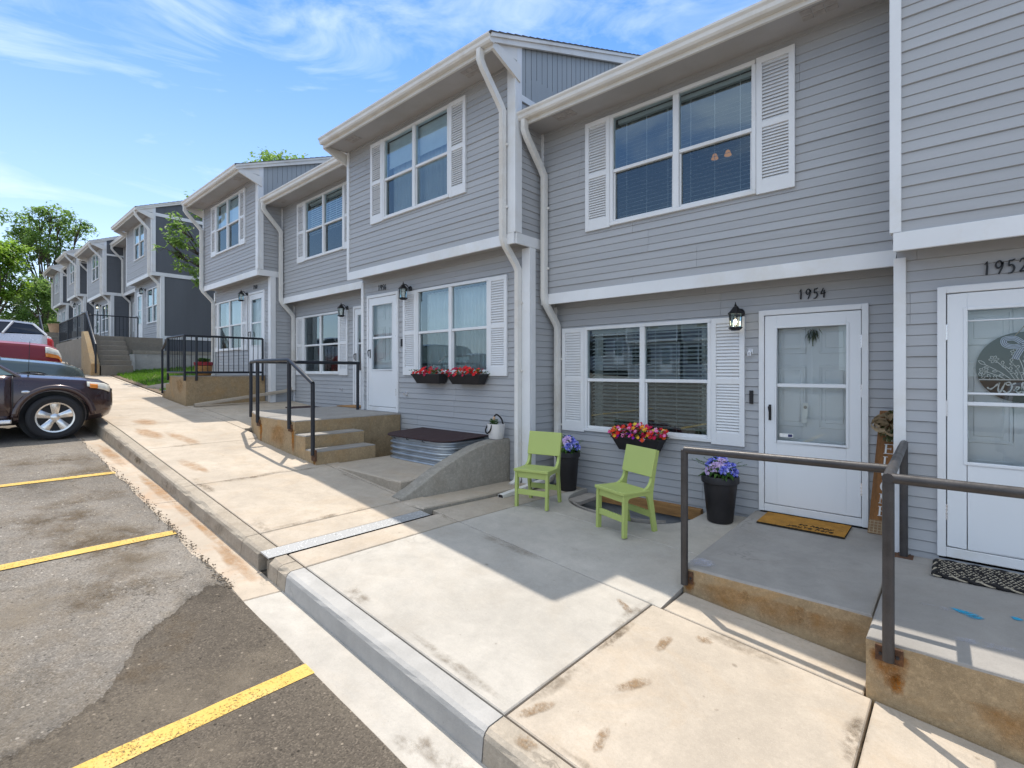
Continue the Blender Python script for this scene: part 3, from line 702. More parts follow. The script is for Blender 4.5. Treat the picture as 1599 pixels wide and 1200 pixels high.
def lantern(root, x, yw, z, lit=False, mesh={}):
    """black coach lantern; z the middle of its glass"""
    b = M(); c = (x, yw - .15, z)
    b.lathe([(.05, 0), (.055, .012), (.03, .03), (0, .032)], (x, yw - .002, z + .09), 12, axis='y')
    b.v = [(vx, 2 * (yw - .002) - vy, vz) for vx, vy, vz in b.v]
    b.tube(smooth_line([(x, yw - .03, z + .09), (x, yw - .08, z + .15), (x, yw - .13, z + .155), (x, yw - .15, z + .13)], 4), .009, 6)
    b.lathe([(.078, .075), (.08, .085), (.055, .11), (.035, .135), (.022, .15), (.012, .155), (.014, .165), (.006, .18), (.003, .20)], c, 6)
    b.lathe([(.062, -.085), (.072, -.075), (.07, -.065), (.06, -.062)], c, 6); b.lathe([(.04, -.1), (.062, -.085)], c, 6)
    for k in range(6):
        a = 2 * math.pi * k / 6
        b.tube([(c[0] + .056 * math.cos(a), c[1] + .056 * math.sin(a), z - .065), (c[0] + .066 * math.cos(a), c[1] + .066 * math.sin(a), z + .08)], .0045, 4)
    o = b.build('porch_lantern', 'black_metal', root, world=False)
    g = M(); g.lathe([(.051, -.062), (.062, .076)], c, 6, cap=False); g.build('lantern_glass', 'frost', o, world=False)
    q = M(); q.ball((c[0], c[1], z - .01), .022, 8, 0, (1, 1, 1.5)); q.build('bulb', 'bulb' if lit else 'white', o, world=False)
    return o

def door(root, x0, x1, z0, z1, yw, hinge='r', handle_mat='black_metal', far=False, bars=None):
    c = M(); t = .052; yo = yw - .032
    c.box(x0, x0 + t, yo, yw + .06, z0, z1); c.box(x1 - t, x1, yo, yw + .06, z0, z1); c.box(x0 + t, x1 - t, yo, yw + .06, z1 - t, z1)
    c.box(x0 + t, x1 - t, yo + .01, yw + .06, z0, z0 + .075)
    d = c.build('door', 'white', root, world=False, bevel=.004, seg=1)
    p = M(); a, b = x0 + t + .006, x1 - t - .006; lo, hi = z0 + .085, z1 - t - .008; y0, y1 = yw - .022, yw + .012
    gz0, gz1, gm = z0 + .74, z1 - .19, z0 + 1.30; s = .115
    p.box(a, a + s, y0, y1, lo, hi); p.box(b - s, b, y0, y1, lo, hi); p.box(a + s, b - s, y0, y1, gz1, hi); p.box(a + s, b - s, y0, y1, lo, gz0)
    for bz_, bh in (bars or ((1.30, .018),)): p.box(a + s, b - s, y0 + .006, y1 - .006, z0 + bz_ - bh, z0 + bz_ + bh)
    if bars: gm = z0 + bars[1][0]
    for fr in ((a + s - .022, a + s, gz0 - .022, gz1 + .022), (b - s, b - s + .022, gz0 - .022, gz1 + .022), (a + s, b - s, gz0 - .022, gz0), (a + s, b - s, gz1, gz1 + .022)):
        p.box(fr[0], fr[1], y0 - .007, y0 + .001, fr[2], fr[3])
    p.build('storm_door', 'white_clean', d, world=False, bevel=.003, seg=1)
    g = M()
    for q0, q1 in ((gz0, gm - .018), (gm + .018, gz1)): g.face([(a + s, yw - .006, q0), (b - s, yw - .006, q0), (b - s, yw - .006, q1), (a + s, yw - .006, q1)])
    g.build('pane', 'door_glass', d, world=False)
    i = M(); yi = yw + .09
    i.box(x0 + .01, x1 - .01, yi, yi + .04, z0, z1 - .01)
    xm = (x0 + x1) / 2
    for q0, q1 in ((z0 + .2, z0 + .75), (z0 + .88, z0 + 1.5), (z0 + 1.62, z0 + 1.88)):
        for e0, e1 in ((x0 + .16, xm - .06), (xm + .06, x1 - .16)):
            for r in ((e0, e1, q0, q0 + .02), (e0, e1, q1 - .02, q1), (e0, e0 + .02, q0 + .02, q1 - .02), (e1 - .02, e1, q0 + .02, q1 - .02)): i.box(r[0], r[1], yi - .010, yi + .001, r[2], r[3])
            i.box(e0 + .05, e1 - .05, yi - .008, yi + .001, q0 + .05, q1 - .05)
    i.build('inner_door', 'white_clean', d, world=False, bevel=.003, seg=1)
    h = M(); xh = a + .05 if hinge == 'r' else b - .05
    h.box(xh - .012, xh + .012, y0 - .008, y0, gm - .36, gm - .2); h.tube(smooth_line([(xh, y0 - .004, gm - .22), (xh, y0 - .05, gm - .23), (xh + (.02 if hinge == 'r' else -.02), y0 - .055, gm - .33)], 4), .009, 6)
    h.build('handle', handle_mat, d, world=False)
    if not far:
        xh = b + .004 if hinge == 'r' else a - .004
        for z in (lo + .2, gm - .1, hi - .35):
            h = M(); h.box(xh - .006, xh + .006, y0 - .006, y0 + .004, z, z + .12)
            for q in range(4): h.box(xh - .008, xh + .008, y0 - .008, y0 + .002, z + .01 + q * .03, z + .022 + q * .03)
            h.build('hinge', 'badge', d, world=False)
    return d

def downspout(root, x, uo, zbot, upper_y, lower_y, elbow=None, gy=-.77):
    """gutter outlet, two elbows, down the upper wall, back under the overhang, down the lower wall"""
    m = M(); r, ry = .043, .034
    pts = [(x, gy, 4.64), (x, gy, 4.52), (x, gy + .05, 4.44), (x, upper_y - .06, 4.12), (x, upper_y, 4.04), (x, upper_y, 2.42), (x, upper_y + .04, 2.34), (x, lower_y - .05, 2.12), (x, lower_y, 2.05), (x, lower_y, zbot + .12)]
    if elbow: pts += [(x, lower_y - .03, zbot + .04), (x, lower_y - .14, zbot)]
    m.tube(pts, r, 12, up=(1, 0, 0), ry=ry, sq=True)
    for z in (3.6, 2.8, 1.6, .7): m.box(x - .055, x + .055, (upper_y if z > 2.4 else lower_y) + ry - .012, (upper_y if z > 2.4 else lower_y) + ry + .006, z, z + .025)
    return m.build('downspout', 'gutter', root, world=False, smooth=True, auto=50)

def number(root, text, x, z, h, yw):
    m = M(); w = h * .62
    for k, ch in enumerate(text):
        for st in DG[ch]: m.ribbon([(x + (k * 1.02 + q[0] * .8) * w, z + q[1] * h * (1.06 if k == 0 else 1), q[2] * h * .95) for q in st], lambda a, b, t: (a, yw - .013 - t, b), .006)
    return m.build('house_number', 'black_metal', root, world=False)

GUT = [(-.735, 4.745), (-.735, 4.645), (-.795, 4.645), (-.812, 4.665), (-.818, 4.70), (-.836, 4.722), (-.838, 4.742), (-.826, 4.742), (-.822, 4.728), (-.75, 4.728)]
SL = .39
def roofz(y): return 4.745 + SL * (y + .80) if y < 4.4 else 4.745 + SL * 5.2 - SL * (y - 4.4)

def townhouse(Xr, W, L, zb, label, group, dr, lw, uw, num=None, lamp=None, lit=False, dark=False, uo=.29, right='none', left='none', lowstyle='blinds open', upstyle='blinds open',
              spout=None, shut=(True, True), soffit=True, zlow=-.4, recess=.55, neighbour=4.2, hinge='r', far=False, name='townhouse', rz=0, upshut=.33, extra=(), eave=True, bars=None):
    """unit origin: right party wall, lower wall plane, door sill. x runs -W..0, the street is -y"""
    root = thing(name, (Xr, L, zb), label, 'townhouse', group, rz)
    fn = lambda y: (lambda u, o, z: (u, y - o, z))
    h = []
    if dr: h.append((dr[0] + .01, dr[1] - .01, -.02, 2.06))
    if lw: h.append((lw[0] + .02, lw[1] - .02, .67, 2.015))
    m = M(); siding(m, -W, 0, zlow, 2.42, fn(0), h)
    sd = 'siding'
    m.build('lower_wall', sd, root, world=False)
    m = M(); siding(m, -W, 0, 2.40, 4.70, fn(-uo), [(uw[0] + .02, uw[1] - .02, 3.225, 4.52)] if uw else [])
    m.build('upper_wall', sd, root, world=False)
    m = M(); m.box(-W + .002, -.002, .10, 9, -1.5, 4.6); m.f = [f for k, f in enumerate(m.f) if k not in (2,)]; m.m = m.m[:len(m.f)]
    m.build('shell', 'siding_dark' if dark else 'siding', root, world=False)
    m = M(); m.box(-W, 0, -uo, .02, 2.398, 2.41); m.build('overhang', 'soffit', root, world=False)
    m = M(); m.box(-W - .02, .02, -.74 if eave else -.31, -uo - .001, 4.648, 4.662)
    so = m.build('soffit', 'soffit', root, world=False)
    for vx in (-W + .55, -.55) if eave else ():
        m = M()
        for q in range(2):
            for w_ in range(3): m.box(vx - .14 + w_ * .095, vx - .055 + w_ * .095, -.60 + q * .09, -.53 + q * .09, 4.643, 4.648)
        m.build('vent', 'vent', so, world=False)
    m = M(); e0, e1 = -uo - .026, -uo - .012
    m.box(-W, 0, e0, -uo + .004, 2.335, 2.475)
    bw = .115
    rp, lp = right in ('proj', 'end'), left in ('proj', 'end')
    if rp:
        m.box(-bw, .024, -uo - .023, -uo + .01, 2.478, 4.645); m.box(0.001, .024, -uo + .012, -uo + .11, 2.478, 4.9)
        m.box(-bw, .024, -.024, .01, zlow, 2.333); m.box(.001, .024, .012, .10, zlow, 2.333)
        m.box(.001, .026, -uo, recess if right == 'proj' else 9, 2.335, 2.473)
        if right == 'end': m.box(.001, .024, .1, 9, -.02, .10); m.box(.001, .024, 8.9, 9.0, -.4, 4.6)
    else: m.box(-.045, -.001, -.02, .01, zlow, 2.333); m.box(-.04, -.001, -uo - .02, -uo + .01, 2.478, 4.645)
    if lp:
        m.box(-W - .022, -W + .05, -uo - .023, -uo + .01, 2.478, 4.645); m.box(-W - .022, -W - .001, -uo + .012, -uo + .1, 2.478, 4.9); m.box(-W - .02, -W + .06, -.024, .01, zlow, 2.333)
    else: m.box(-W + .001, -W + .045, -.02, .01, zlow, 2.333); m.box(-W + .001, -W + .04, -uo - .02, -uo + .01, 2.478, 4.645)
    m.build('trim', 'white', root, world=False, bevel=.003, seg=1)
    # side walls
    for side, sg, x in ((right, 1, 0), (left, -1, -W)):
        if side not in ('proj', 'end'): continue
        m = M(); fs = lambda u, o, z, x=x, sg=sg: (x + o * sg, u, z)
        rz_ = lambda y: roofz(y) - .05
        if side == 'proj':
            siding(m, -uo, recess + .1, 2.40, neighbour, fs); siding(m, 0, recess + .1, zlow, 2.40, fs)
            vboards(m, -uo + .1, 9, lambda y: neighbour + .07, rz_, x, 1, sgn=sg)
            m.box(*( (x + .001, x + .022) if sg > 0 else (x - .022, x - .001)), -uo + .11, 6, neighbour - .01, neighbour + .07, 2)
        else:
            k = 3 if dark else 1; pt = .4 if dark else .115
            vboards(m, -uo, 9, lambda y: 2.47, rz_, x, k, pt, .012, sg); vboards(m, 0, 9, lambda y: zlow - .2, lambda y: 2.40, x, k, pt, .012, sg)
            m.box(*((x + .001, x + .022) if sg > 0 else (x - .022, x - .001)), -uo + .11, 9, 4.56, 4.68, 2)
        m.build('side_wall', ['siding_dark' if dark else sd, 'siding_dark' if dark else 'board', 'white', 'siding_dark'], root, world=False)
    # gutter, fascia, roof
    g = M(); gl, gr = -W - (.06 if lp else -.01), (.06 if rp else -.01)
    if eave: g.prism(GUT, lambda p, q, t: (t, p, q), gl, gr); g.build('gutter', 'gutter', root, world=False)
    m = M(); m.box(gl + .02, gr - .02, *((-.735, -.705) if eave else (-.335, -.315)), 4.60, 4.74 + (0 if eave else .2))
    for side, x0, x1 in ((rp, .028, .062), (lp, -W - .062, -W - .028)):
        if not side or not eave: continue
        m.prism([(-.73, 4.60), (-uo + .06, 4.40), (-uo + .06, 4.62), (-.73, 4.70)], lambda p, q, t: (t, p, q), x0 - .027, x1 - .02)   # eave return
        m.prism([(-.72, 4.663), (-.72, roofz(-.72) - .02), (-uo + .02, roofz(-uo) - .02), (-uo + .02, 4.663)], lambda p, q, t: (t, p, q), x0 - .025, x0 - .006)
        m.prism([(-.79, 4.64), (-.79, roofz(-.79) - .008), (4.4, roofz(4.4) - .008), (4.4, roofz(4.4) - .19)], lambda p, q, t: (t, p, q), x0 - .004, x1)
        m.prism([(-.80, roofz(-.8) - .05), (-.80, roofz(-.80) - .004), (4.4, roofz(4.4) - .004), (4.4, roofz(4.4) - .05)], lambda p, q, t: (t, p, q), x1 + .001 if x1 > 0 else x0 - .02, x1 + .02 if x1 > 0 else x0 - .001)
    m.build('fascia', 'gutter', root, world=False)
    m = M(); a, b = -W - (.09 if lp else .0), (.09 if rp else .0)
    n = 36
    for k in range(n):
        y0, y1 = -.825 + k * 5.225 / n, -.825 + (k + 1) * 5.225 / n
        if not eave and y0 < -.26: continue
        m.prism([(y0, roofz(y0) + .016), (y1, roofz(y1) + .004), (y1, roofz(y1) - .004), (y0, roofz(y0) - .002)], lambda p, q, t: (t, p, q), a, b)
    m.prism([(4.4, roofz(4.4)), (9.6, roofz(9.6)), (9.6, roofz(9.6) - .02), (4.4, roofz(4.4) - .02)], lambda p, q, t: (t, p, q), a, b)
    m.build('roof', 'shingle', root, world=False)
    if lw:
        window(root, lw[0], lw[1], .655, 2.03, 0, lowstyle)
        if shut[0]:
            shutter(root, lw[0] - .357, lw[0] - .001, .64, 2.025, 0); shutter(root, lw[1] + .001, lw[1] + .35, .64, 2.025, 0)
    if uw:
        window(root, uw[0], uw[1], 3.205, 4.545, -uo, upstyle)
        if shut[1]:
            shutter(root, uw[0] - .35, uw[0] - .001, 3.195, 4.545, -uo); shutter(root, uw[1] + .005, uw[1] + .345, 3.195, 4.545, -uo)
    if dr: door(root, dr[0], dr[1], 0, 2.07, 0, hinge, far=far, bars=bars)
    if num: number(root, num[0], num[1], num[2], .098, 0)
    if lamp: lantern(root, lamp, 0, 1.97, lit)
    if spout: downspout(root, spout[0], uo, spout[1], -uo - .075, -.065 if len(spout) < 4 else spout[3], spout[2])
    for nm, mt, bx in extra:
        m = M()
        for q in bx: m.box(*q)
        m.build(nm, mt, root, world=False, bevel=.004)
    return root

ROW = 'attached townhouses of the light grey row'
X0, X1, X2, X3, X4 = 3.62, -.385, -4.243, -8.25, -12.2
def rel(Xr, a, b): return (a - Xr, b - Xr)
h52 = townhouse(X0, X0 - X1, 5.12, -1.42, 'pale grey townhouse at the near end, its door hung with a round sign', ROW, rel(X0, -.135, .83), rel(X0, 1.35, 3.02), rel(X0, .78, 2.45),
          ('1952', -.10 + .17 - X0 + .055, 2.13), None, left='proj', right='none', hinge='l', lowstyle='blinds open', spout=None, recess=.55, zlow=-.6, eave=False, bars=((1.255, .008), (1.178, .014), (1.80, .005)))
h54 = townhouse(X1, X1 - X2, 5.66, -1.44, 'light grey townhouse numbered 1954, with two green chairs in front', ROW, rel(X1, -1.572, -.63), rel(X1, -3.734, -2.062), rel(X1, -3.174, -1.517),
          ('1954', -1.205 - X1, 2.155), -1.765 - X1, True, spout=(X2 + .10 - X1, .05, False), lowstyle='blinds open side', upstyle='blinds open fan',
          extra=(('doorbell', 'black_metal', [(-1.28, -1.245, -.03, .004, 1.10, 1.24)]), ('wall_hook', 'badge', [(-1.30, -1.25, -.012, .004, 1.62, 1.68), (-1.285, -1.265, -.05, -.012, 1.64, 1.66), (-1.295, -1.255, -.055, -.045, 1.60, 1.65)])), zlow=-.5)
h56 = townhouse(X2, X2 - X3, 5.11, -.70, 'light grey townhouse numbered 1956, with two red flower boxes below its front window', ROW, rel(X2, -8.07, -7.12), rel(X2, -6.618, -4.972), rel(X2, -7.145, -5.484),
          ('1956', -7.72 - X2, 2.13), -6.80 - X2, right='proj', left='proj', lowstyle='curtain', upstyle='curtain shade low', spout=(-.145, -.80, True), zlow=-.80,
          extra=(('doorbell', 'black_metal', [(-2.80, -2.765, -.03, .004, 1.12, 1.25)]), ('spigot', 'badge', [(-2.68, -2.62, -.03, .004, .30, .36), (-2.66, -2.64, -.07, -.03, .31, .34), (-2.68, -2.62, -.08, -.066, .325, .345)])))
h58 = townhouse(X3, X3 - X4, 5.66, -.72, 'light grey townhouse set back between two projecting ones, behind the bronze stair rail', ROW, rel(X3, -9.46, -8.5), rel(X3, -11.674, -10.029), rel(X3, -11.018, -9.342),
          None, -9.72 - X3, spout=(X4 + .10 - X3, .15, False), lowstyle='dark', upstyle='half', zlow=-.9,
          extra=(('spigot', 'badge', [(-1.72, -1.66, -.03, .004, .32, .37), (-1.7, -1.68, -.06, -.03, .33, .36)]),))
h60 = townhouse(X4, 3.75, 5.11, -.09, 'light grey townhouse behind the tan porch with the barrel planter', ROW, rel(X4, -13.466, -12.52), rel(X4, -15.636, -13.923), rel(X4, -14.923, -13.282),
          ('1960', -13.20 - X4, 2.14), -13.62 - X4, right='proj', left='end', lowstyle='curtain', upstyle='shade', spout=(-3.70, -.7, False), neighbour=4.15, zlow=-.9, far=True)
for h_ in (h60,):
    pass
ROW2 = 'attached townhouses of the dark-sided row'
f = dict(dark=True, shut=(False, False), far=True, lowstyle='dark', upstyle='shade')
hA = townhouse(-22.4, 3.9, 5.35, 1.24, 'townhouse with a big charcoal side wall at the near end of the dark-sided row', ROW2, (-3.55, -2.6), (-1.95, -.3), (-2.6, -1.0), lamp=-2.25, right='end', left='proj', spout=(-.145, -1.0, True), zlow=-.9, **f)
hB = townhouse(-26.3, 3.5, 5.9, 1.24, 'set-back townhouse left of the charcoal gable, behind the black stair railing', ROW2, (-1.3, -.4), (-3.0, -1.6), (-2.6, -1.0), spout=(-3.4, -.3, False), **f)
hC = townhouse(-29.8, 4.0, 5.14, 1.24, 'projecting dark-sided townhouse with a lit porch lantern above the far landing', ROW2, (-3.6, -2.7), (-2.1, -.45), (-2.7, -1.05), lamp=-2.4, lit=True, right='proj', left='proj', spout=(-.145, -.3, False), **f)
hD = townhouse(-33.8, 3.1, 5.7, 1.55, 'mostly hidden set-back townhouse between two projecting dark-sided ones', ROW2, None, (-2.4, -.9), None, spout=(-3.0, -.3, False), **f)
hE = townhouse(-36.9, 3.5, 5.14, 1.90, 'projecting dark-sided townhouse second from the far end', ROW2, (-3.3, -2.4), (-1.9, -.4), (-2.4, -.8), lamp=-2.1, right='proj', left='proj', spout=(-.145, -.3, False), **f)
hF = townhouse(-40.4, 2.7, 5.7, 1.90, 'set-back townhouse with only its gutter showing, next to the farthest unit', ROW2, None, (-2.2, -.7), None, spout=(-2.6, -.3, False), **f)
hG = townhouse(-43.1, 3.4, 5.14, 1.95, 'farthest dark-sided townhouse, beside the trees', ROW2, (-3.2, -2.3), (-1.8, -.4), (-2.3, -.75), right='proj', left='end', spout=(-3.3, -.3, False), **f)
# window on the charcoal side wall
m = M(); m.box(.0, .03, 4.6, 5.6, .35, 1.65); m.box(.031, .034, 4.72, 5.48, .48, .98, 1); m.box(.031, .034, 4.72, 5.48, 1.04, 1.54, 1); m.build('side_window', ['white', 'car_glass'], hA, world=False)

# ------------------------------------------------------------------ porches, patio, walls
def vblot(m, cx, cz, rx, rz, y, mi, drop=1.6):
    """stain on a face that looks towards -y, running down"""
    n = 18; i0 = len(m.v); rg = random.Random(int(cx * 811 + cz * 37)); jj = [1 + (rg.random() - .5) * .4 for _ in range(n)]
    rows = []
    for q in range(5):
        f = q / 4
        rows.append([(cx + f * jj[k] * rx * math.cos(2 * math.pi * k / n), y - .003, cz + f * jj[k] * rz * math.sin(2 * math.pi * k / n) * (drop if math.sin(2 * math.pi * k / n) < 0 else .6)) for k in range(n)])
    m.grid(rows, mi, True)
    for q in range(5):
        for k in range(n): m.e[i0 + q * n + k] = 1 - (q / 4) ** 2

def block(poly, ztop, zbot, n=8):
    """concrete block on a plan polygon (counter-clockwise), top follows ztop(x,y)"""
    m = M(); k = len(poly); rg = random.Random(len(poly) * 7 + int(poly[0][0] * 50))
    e = .014
    cx = sum(p[0] for p in poly) / k; cy = sum(p[1] for p in poly) / k
    ring = []
    for a in range(k):
        p, q = poly[a], poly[(a + 1) % k]; L = math.dist(p, q); s = max(2, int(L / .12))
        for b in range(s):
            t = b / s; ring.append((p[0] + (q[0] - p[0]) * t, p[1] + (q[1] - p[1]) * t))
    def ins(p, d):
        v = Vector((cx - p[0], cy - p[1])); L = v.length; v /= L; return (p[0] + v.x * d, p[1] + v.y * d)
    rag = [.004 * rg.random() + .012 * rg.random() ** 8 for _ in ring]
    r0 = [(*p, zbot) for p in ring]; r1 = [(*p, ztop(*p) - e - r) for p, r in zip(ring, rag)]
    r2_ = [(*ins(p, e * .5), ztop(*p) - e * .3) for p, r in zip(ring, rag)]; r3 = [(*ins(p, e + r), ztop(*p)) for p, r in zip(ring, rag)]
    m.grid([r0, r1], 1, True); m.grid([r1, r2_, r3], 0, True)
    c2 = [(cx + (p[0] - cx) * .5, cy + (p[1] - cy) * .5) for p in ring]
    m.grid([r3, [(*p, ztop(*p)) for p in c2]], 0, True)
    m.face([(*p, ztop(*p)) for p in c2])
    return m

# porch of 1954
zt = lambda x, y: -1.452 - .028 * (5.65 - y)
m = block([(-1.605, 3.80), (-.405, 3.80), (-.405, 5.635), (-1.605, 5.635)], zt, -2.2)
i = len(m.v)
blot(m, -1.51, 3.93, .12, .1, .4, 2, zt)
for x, r in ((-1.3, .2), (-.95, .25), (-.62, .2)): vblot(m, x, -1.62, r, .08, 3.80, 3)
vblot(m, -1.56, -1.62, .05, .05, 3.80, 4, 1.6)
for x in (-1.15, -.8): vblot(m, x, -1.6, .03, .06, 3.80, 3, 2)
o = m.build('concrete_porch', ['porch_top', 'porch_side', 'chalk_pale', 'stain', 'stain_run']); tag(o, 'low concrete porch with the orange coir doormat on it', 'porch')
# porch of 1952
zt2 = lambda x, y: -1.46 - .010 * (5.1 - y)
m = block([(-.395, 3.42), (3.4, 3.42), (3.4, 5.105), (-.395, 5.105)], zt2, -2.5)
vblot(m, -.29, -1.56, .085, .10, 3.42, 5, 1.9); vblot(m, -.26, -1.66, .04, .06, 3.42, 5, 2.0); vblot(m, .3, -1.68, .3, .1, 3.42, 2)
blot(m, .02, 4.12, .075, .04, -.3, 3, zt2); blot(m, .07, 4.08, .05, .03, .4, 3, zt2); blot(m, .25, 4.22, .03, .03, 0, 3, zt2); blot(m, .1, 3.72, .15, .04, .2, 4, zt2); blot(m, -.1, 4.1, .1, .03, 0, 4, zt2)
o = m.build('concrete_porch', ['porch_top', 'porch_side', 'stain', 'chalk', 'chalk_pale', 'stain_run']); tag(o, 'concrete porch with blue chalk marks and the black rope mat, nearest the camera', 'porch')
# porch and steps of 1956
t = thing('stepped_porch', (-7.2, 4.2, -1.3), 'concrete porch with three steps and a bronze pipe rail, beside the steel window well', 'porch')
f0 = lambda x, y: -.70
m = block([(-8.3, 3.28), (-7.05, 3.28), (-7.05, 5.085), (-8.2, 5.085), (-8.2, 5.63), (-9.42, 5.63), (-9.42, 3.60)], f0, -2.0)
for x in (-8.2, -7.1, -7.6): vblot(m, x, -.87, .05 if x != -7.6 else .3, .12, 3.28, 3 if x != -7.6 else 2, 2.4)
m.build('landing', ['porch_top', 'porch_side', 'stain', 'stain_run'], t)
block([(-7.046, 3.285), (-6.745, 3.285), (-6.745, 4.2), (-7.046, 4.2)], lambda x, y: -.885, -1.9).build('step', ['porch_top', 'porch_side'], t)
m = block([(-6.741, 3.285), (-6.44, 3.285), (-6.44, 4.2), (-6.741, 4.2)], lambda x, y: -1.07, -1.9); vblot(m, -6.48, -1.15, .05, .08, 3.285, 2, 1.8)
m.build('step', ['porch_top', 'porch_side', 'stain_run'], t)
# raised slab of 1956
m = block([(-6.43, 3.46), (-4.79, 3.46), (-4.79, 5.10), (-6.43, 5.10)], lambda x, y: -1.262, -1.9)
o = m.build('raised_slab', ['walk', 'kerb']); tag(o, kind='structure')
# curved cheek wall
prof = [(3.322, -1.403), (3.563, -1.303), (3.796, -1.193), (4.044, -1.096), (4.308, -1.012), (4.59, -.943), (4.891, -.912), (5.095, -.908)]
pr_ = smooth_line(prof, 4); m = M(); rows = []
for y, z in pr_: rows.append([(-4.58, y, -1.9), (-4.58, y, z - .012), (-4.588, y, z - .002), (-4.60, y, z), (-4.77, y, z), (-4.778, y, z - .004), (-4.785, y, z - .014), (-4.785, y, -1.9)])
m.grid(rows); m.face(rows[0]); m.face(rows[-1])
o = m.build('curved_wall', 'wall_conc', smooth=True, auto=45); tag(o, 'curved concrete wall rising from the walk to the house, a white tote on its top', 'wall')
# low strip beside it
m = block([(-4.575, 3.31), (-4.185, 3.31), (-4.185, 5.1), (-4.575, 5.1)], lambda x, y: -1.425 - .03 * (y - 3.3), -1.9)
o = m.build('raised_strip', ['walk', 'wall_conc']); tag(o, kind='structure')
# patio of 1954, with the opening of the window well
def zp(x, y):
    f = max(0, min(1, (y - J1) / 2.2)); return zw(x) * (1 - f) + (-1.540) * f
def yc(x):
    q = abs((x + 2.88) / .80)
    return 5.63 if q >= 1 else 5.63 - .90 * (1 - q ** 2.6) ** (1 / 2.6)
m = M()
def panel(x0, x1, ya, ybf, mt, n=24):
    xs = frange(x0 + .005, x1 - .005, n); rows = []
    for x in xs:
        yb = ybf(x); ys = [ya + .004, ya + .010] + [ya + .01 + (yb - .02 - ya) * k / 10 for k in range(1, 10)] + [yb - .01, yb - .003]
        rows.append([(x, y, zp(x, y) - (.006 if k in (0, 12) or x in (xs[0], xs[-1]) else 0)) for k, y in enumerate(ys)])
    m.grid(rows, mt)
    for r in (rows[0], rows[-1]): m.face(r + [(p[0], p[1], p[2] - .1) for p in reversed(r)], mt)
    for kk in (0, -1): m.grid([[(r[kk][0], r[kk][1], r[kk][2] - .12) for r in rows], [r[kk] for r in rows]], mt)
panel(-4.18, -3.76, J1, lambda x: 5.63, 0, 4); panel(-3.76, -1.61, J1, lambda x: 4.42, 1); panel(-3.76, -1.61, 4.42, lambda x: max(yc(x), 4.5), 1, 60)
m.grid([[(x, y, zp(x, y) - .05) for y in (J1, 4.6)] for x in (-4.2, -1.6)], 2)
for cx, cy in ((-3.3, 4.0), (-2.6, 3.75)): blot(m, cx, cy, .05, .03, .3, 3, zp)
struct(m, 'patio', ['walk', 'walk_new', 'joint', 'stain_dark'])
# its window well
t = thing('window_well', (-2.88, 5.2, -1.9), 'sunken window well by the wall behind the right green chair', 'window well')
m = M(); xs = frange(-3.675, -2.085, 40); rim = [(x, min(yc(x), 5.62)) for x in xs]
m.grid([[(x, y, -1.60) for x, y in rim], [(x, y, -2.3) for x, y in rim]]); m.face([(x, y, -2.28) for x, y in rim]); m.build('liner', 'soil', t)
m = M(); pts = [(x, yc(x) + .05) for x in frange(-3.45, -2.3, 24)]
m.grid([[(x, y, -1.60) for x, y in pts], [(x, y, -1.548) for x, y in pts], [(x, y + .045, -1.555) for x, y in pts], [(x, y + .045, -1.66) for x, y in pts]]); m.build('front_board', 'wood_grey', t)
m = M(); m.box(-3.5, -2.15, 5.555, 5.625, -1.66, -1.535); m.build('back_board', 'wood_rust', t)
m = M(); m.box(-3.58, -3.40, 5.0, 5.5, -1.60, -1.56); m.build('side_board', 'wood_grey', t)
# drain
t = thing('trench_drain', (-4.145, 2.5, -1.47), 'diamond plate drain cover across the pavement', 'drain cover')
m = M(); rows = [[(x, y, zw(x) + .004 + (.003 if 0 else 0)) for x in (-4.225, -4.14, -4.065)] for y in frange(KF + .005, 3.30, 20)]
m.grid(rows); m.grid([[(x, KF + .005, zw(x) + .004 - d) for x in (-4.225, -4.065)] for d in (0, .012)]); m.build('cover_plate', 'plate', t)
m = M(); m.grid([[(-4.228, y, zw(-4.228) - .01), (-4.225, y, -1.70), (-4.065, y, -1.70), (-4.062, y, zw(-4.06) - .01)] for y in (KF - .01, 3.3)]); m.face([(-4.228, 3.3, -1.45), (-4.225, 3.3, -1.7), (-4.065, 3.3, -1.7), (-4.062, 3.3, -1.47)]); m.build('channel', 'kerb', t)
# steel window well with its cover
t = thing('corrugated_window_well', (-5.7, 4.7, -1.26), 'corrugated galvanised steel window well with a dark mesh cover', 'window well')
m = M(); pl = [(-6.42, 5.10), (-6.42, 4.60)] + [(-6.42 + .25 - .25 * math.cos(a), 4.60 - .25 * math.sin(a)) for a in frange(.2, 1.57, 6)] + [(-5.9, 4.34), (-5.5, 4.34)] + [(-5.25 + .25 * math.sin(a), 4.59 - .25 * math.cos(a)) for a in frange(0, 1.4, 6)] + [(-5.0, 4.60), (-5.0, 5.10)]
rows = []; nz = 36
for k in range(nz + 1):
    z = -1.275 + .34 * k / nz; o_ = .022 * math.sin(2 * math.pi * k / nz * 4.5)
    row = []
    for x, y in pl:
        v = Vector((x + 5.71, (y - 5.1) * 1.0)); v = v.normalized() if v.length else v; row.append((x + v.x * o_, y + v.y * o_, z))
    rows.append(row)
m.grid(rows); m.build('steel_liner', 'galv', t, smooth=True)
m = M(); cv = [(-6.46, 5.09), (-6.46, 4.6)] + [(-6.2 - .26 * math.cos(a), 4.58 - .28 * math.sin(a)) for a in frange(.2, 1.57, 5)] + [(-5.24 + .28 * math.sin(a), 4.58 - .28 * math.cos(a)) for a in frange(0, 1.4, 5)] + [(-4.96, 4.6), (-4.96, 5.09)]
cz = lambda x, y: -.925 + .03 * math.sin((y - 4.3) * 2)
